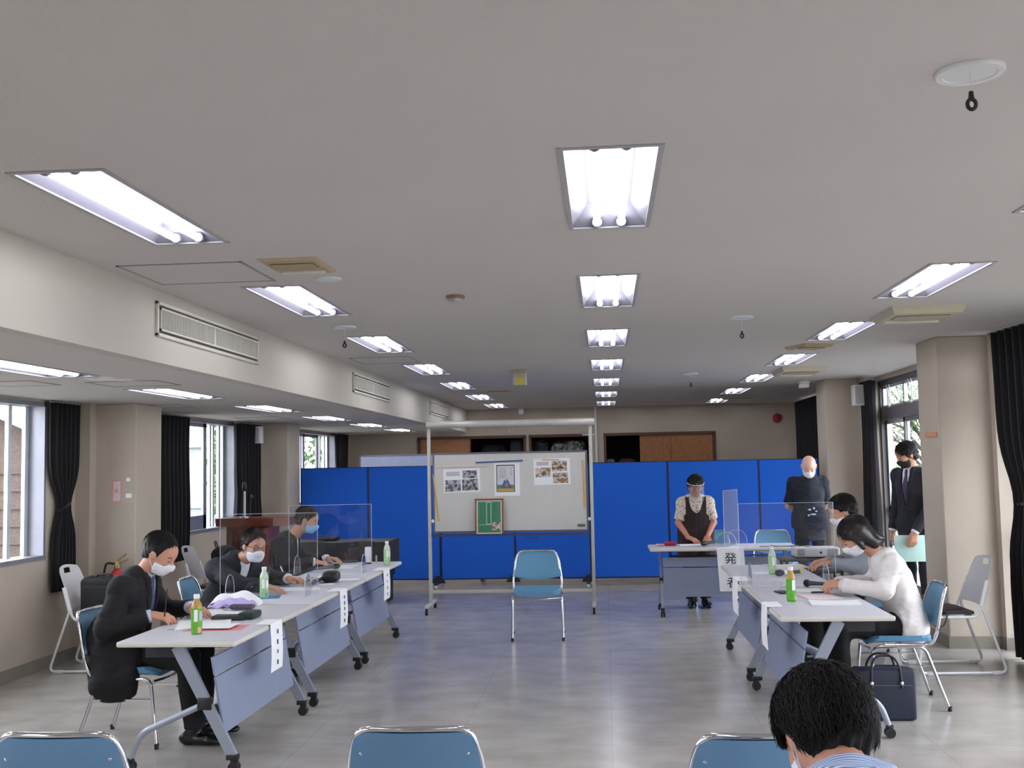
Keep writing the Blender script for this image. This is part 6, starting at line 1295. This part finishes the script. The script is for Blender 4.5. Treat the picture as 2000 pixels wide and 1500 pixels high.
t = thing('dark_shoulder_bag', 'flat dark bag with a strap under the olive cap on the right white chair', 'bag', (2.50, 8.50, .450), .1)
bm = NB(); soft_box(bm, (0, .03, .014), (.28, .26, .022), .009, seed=4, amp=.001); obj('bag_body', bm, mat('plum_bag', (54, 44, 52), .7), t); bm = NB(); add_tube(bm, fillet([(-.16, -.22, .0), (-.17, -.232, -.07), (-.08, -.238, -.10), (-.04, -.232, -.03), (-.03, -.2, .02)], .03), .006, 6); obj('strap', bm, BLACKP, t)
# ---- lectern with microphones
t = thing('lectern', 'reddish-brown wooden lectern behind the leaning man', 'lectern', (-3.72, 11.35, 0)); LD = mat_wood('dark_lectern_wood', (58, 26, 20), (80, 36, 26), .3, 3, 2, 8)
bm = NB(); add_prism(bm, [(-.40, -.22), (.24, -.27), (.36, -.12), (.36, .22), (-.40, .24)], .085, z0=1.015); obj('top_slab', bm, LECT, t, ang=20)
bm = NB(); bx(bm, -.30, .16, -.17, .2, .06, 1.015); obj('body', bm, LECT, t, smooth=False); bm = NB(); bx(bm, -.34, .2, -.21, .22, 0, .08); obj('plinth', bm, LD, t, smooth=False)
for i in range(5):
    bm = NB(); x = -.27+i*.055; bx(bm, x, x+.028, -.183, -.168, .12, .97, bev=.004); obj('fluted_strip', bm, LD, t)
bm = NB(); bx(bm, .03, .16, -.185, -.165, .06, 1.0, bev=.003); obj('side_pilaster', bm, LECT, t)
q = ay(476, 1023, 11.25); t = thing('lectern_microphone', 'silver microphone stand with a black head rising behind the lectern', 'microphone', (q.x, 11.28, 1.10))
bm = NB(); add_lathe(bm, [(.05, 0), (.05, .012), (.012, .02)], n=20); add_tube(bm, [(0, 0, .01), (0, 0, .29)], .012, 10); obj('stand_pole', bm, mat('silver_pole', (186, 186, 190), .3, .6), t); bm = NB(); add_lathe(bm, [(.012, .28), (.024, .30), (.026, .35), (.016, .375), (0, .38)], n=16); obj('mic_head', bm, BLACKP, t)
q = ay(487, 1012, 11.3); t = thing('gooseneck_microphone', 'small black gooseneck microphone on the lectern', 'microphone', (q.x, 11.34, 1.10)); bm = NB(); add_lathe(bm, [(.035, 0), (.03, .012), (.01, .018)], n=16); add_tube(bm, fillet([(0, 0, .01), (0, 0, .12), (.02, -.02, .2)], .05), .006, 8); obj('gooseneck', bm, BLACKP, t); bm = NB(); add_ball(bm, (.024, -.024, .215), (.016, .016, .03)); obj('mic_head', bm, BLACKP, t)
# ---- dark cloth-covered bench behind the far man
CL = mat('dark_cover', (44, 42, 44), .75, var=.3, scale=12, bump=.3, bscale=40)
t = thing('covered_keyboard', 'long low black cabinet with a cloth cover behind the farthest left man', 'cabinet', (-3.25, 12.9, 0))
bm = NB(); add_sheet(bm, lambda u, v: ((u-.5)*1.36, (v-.5)*.62, .735+.003*math.sin(u*20+v*7)), 24, 10, .012); obj('cover_top', bm, mat('cover_top_grey', (84, 82, 80), .6, var=.3, scale=12), t)
bm = NB(); add_sheet(bm, lambda u, v: ((u-.5)*1.37, -.315-.008*math.sin(u*30), .735-.27*v-.01*math.sin(u*14)), 60, 6, .006); add_sheet(bm, lambda u, v: (.683, (u-.5)*.63, .735-.27*v), 20, 6, .006); obj('cover_skirt', bm, CL, t)
bm = NB(); bx(bm, -.64, .64, -.28, .28, .30, .72); bx(bm, -.62, -.54, -.26, .26, 0, .3); bx(bm, .54, .62, -.26, .26, 0, .3); obj('cabinet_body', bm, BLACKP, t, smooth=False)
bm = NB(); bx(bm, -.24, .0, -.1, .12, .745, .78, bev=.006); obj('closed_lid', bm, BLACKP, t)
# ---- projector on a black cart
t = thing('projector_cart', 'black cart under the projector between the speaker table and the right tables', 'cart', (2.0, 10.92, 0)); bm = NB(); bx(bm, -.30, .30, -.2, .2, .615, .64, bev=.004); obj('top_shelf', bm, BLACKP, t)
bm = NB(); bx(bm, -.27, .27, -.18, .18, .50, .515); obj('lower_shelf', bm, BLACKP, t)
for x in (-.26, .26):
    for y in (-.17, .17): bm = NB(); bx(bm, x-.014, x+.014, y-.014, y+.014, .0, .615); obj('leg', bm, BLACKP, t)
a_, b_ = ay(1553, 1072, 10.8).x, ay(1640, 1072, 10.8).x
t = thing('projector', 'white projector on the black cart in front of the bald man', 'projector', ((a_+b_)/2, 10.92, .641)); w = (b_-a_)/2; bm = NB(); bx(bm, -w, w, -.13, .13, .012, .10, bev=.012, seg=3); obj('casing', bm, mat('projector_white', (206, 204, 204), .45), t)
bm = NB(); 
for x in (-w+.03, w-.03): bx(bm, x-.015, x+.015, -.1, .1, 0, .014)
obj('feet', bm, BLACKP, t, smooth=False)
for x0, x1 in ((-w+.02, -w+.09), (w-.12, w-.02)):
    bm = NB()
    for i in range(7): bx(bm, x0, x1, -.1325, -.1295, .025+i*.01, .03+i*.01)
    g = obj('vent_slot', bm, mat('vent_grey', (120, 120, 124), .6), t, smooth=False); g['kind'] = 'stuff'
bm = NB(); add_lathe(bm, [(.012, 0), (.012, .004), (0, .004)], n=14, M=Matrix.Translation((.03, -.13, .055)) @ Matrix.Rotation(PI/2, 4, 'X')); obj('sensor_window', bm, BLACKP, t)
bm = NB(); add_lathe(bm, [(.035, 0), (.03, .012), (0, .014)], (-.06, .02, .10), 18); obj('focus_dial', bm, mat('dial_grey', (150, 150, 152), .5), t)
for i, (pts, lb) in enumerate((([(1490, 1072), (1515, 1069), (1545, 1071), (1556, 1068)], 'black cable curving across the speaker table towards the projector'), ([(1505, 1066), (1528, 1074), (1540, 1070), (1560, 1066)], 'second thin cable looping on the speaker table'))):
    P_ = [Vector((T_(*q).x, min(11.9, max(11.45, T_(*q).y)), TZ+.005)) for q in pts]; bm = NB(); add_tube(bm, fillet(P_, .08), .0035, 6); tag(obj('power_cable', bm, BLACKP), lb, 'cable')
# ---- folder in the standing man's hand, glasses of the leaning man, outlet tie
MINT = mat('mint_folder', (176, 210, 204), .6); q0, q1 = ay(1753, 1047, 10.86), ay(1800, 1098, 10.86)
t = thing('mint_folder', 'pale mint folder held by the standing man at the glazed door', 'folder', ((q0.x+q1.x)/2+.02, 10.925, (q0.z+q1.z)/2), -.05); w, h_ = .145, abs(q0.z-q1.z)/2+.0
bm = NB(); bx(bm, -w, w, -.004, .004, -h_, h_, bev=.002); obj('cover', bm, MINT, t); bm = NB(); bx(bm, -w+.006, w-.004, -.0015, .0015, -h_+.003, h_+.002); obj('inner_sheets', bm, PAPER, t)
root, _, _, _, R2, hc2 = P2; T2 = lambda p: Vector(hc2+R2@V3(*p)); bm = NB()
for e in (-1, 1):
    add_tube(bm, [T2((.103-.012*abs(math.cos(a)*.6+e*0), e*.033+.022*math.cos(a), .0+.015*math.sin(a))) for a in np.linspace(0, 2*PI, 17)[:-1]], .0016, 5, closed=True); add_tube(bm, [T2((.092, e*.056, .004)), T2((.04, e*.077, .004)), T2((-.008, e*.083, .004))], .0016, 5)
add_tube(bm, [T2((.100, -.011, .002)), T2((.102, 0, .004)), T2((.100, .011, .002))], .0016, 5); obj('glasses', bm, BLACKP, root)
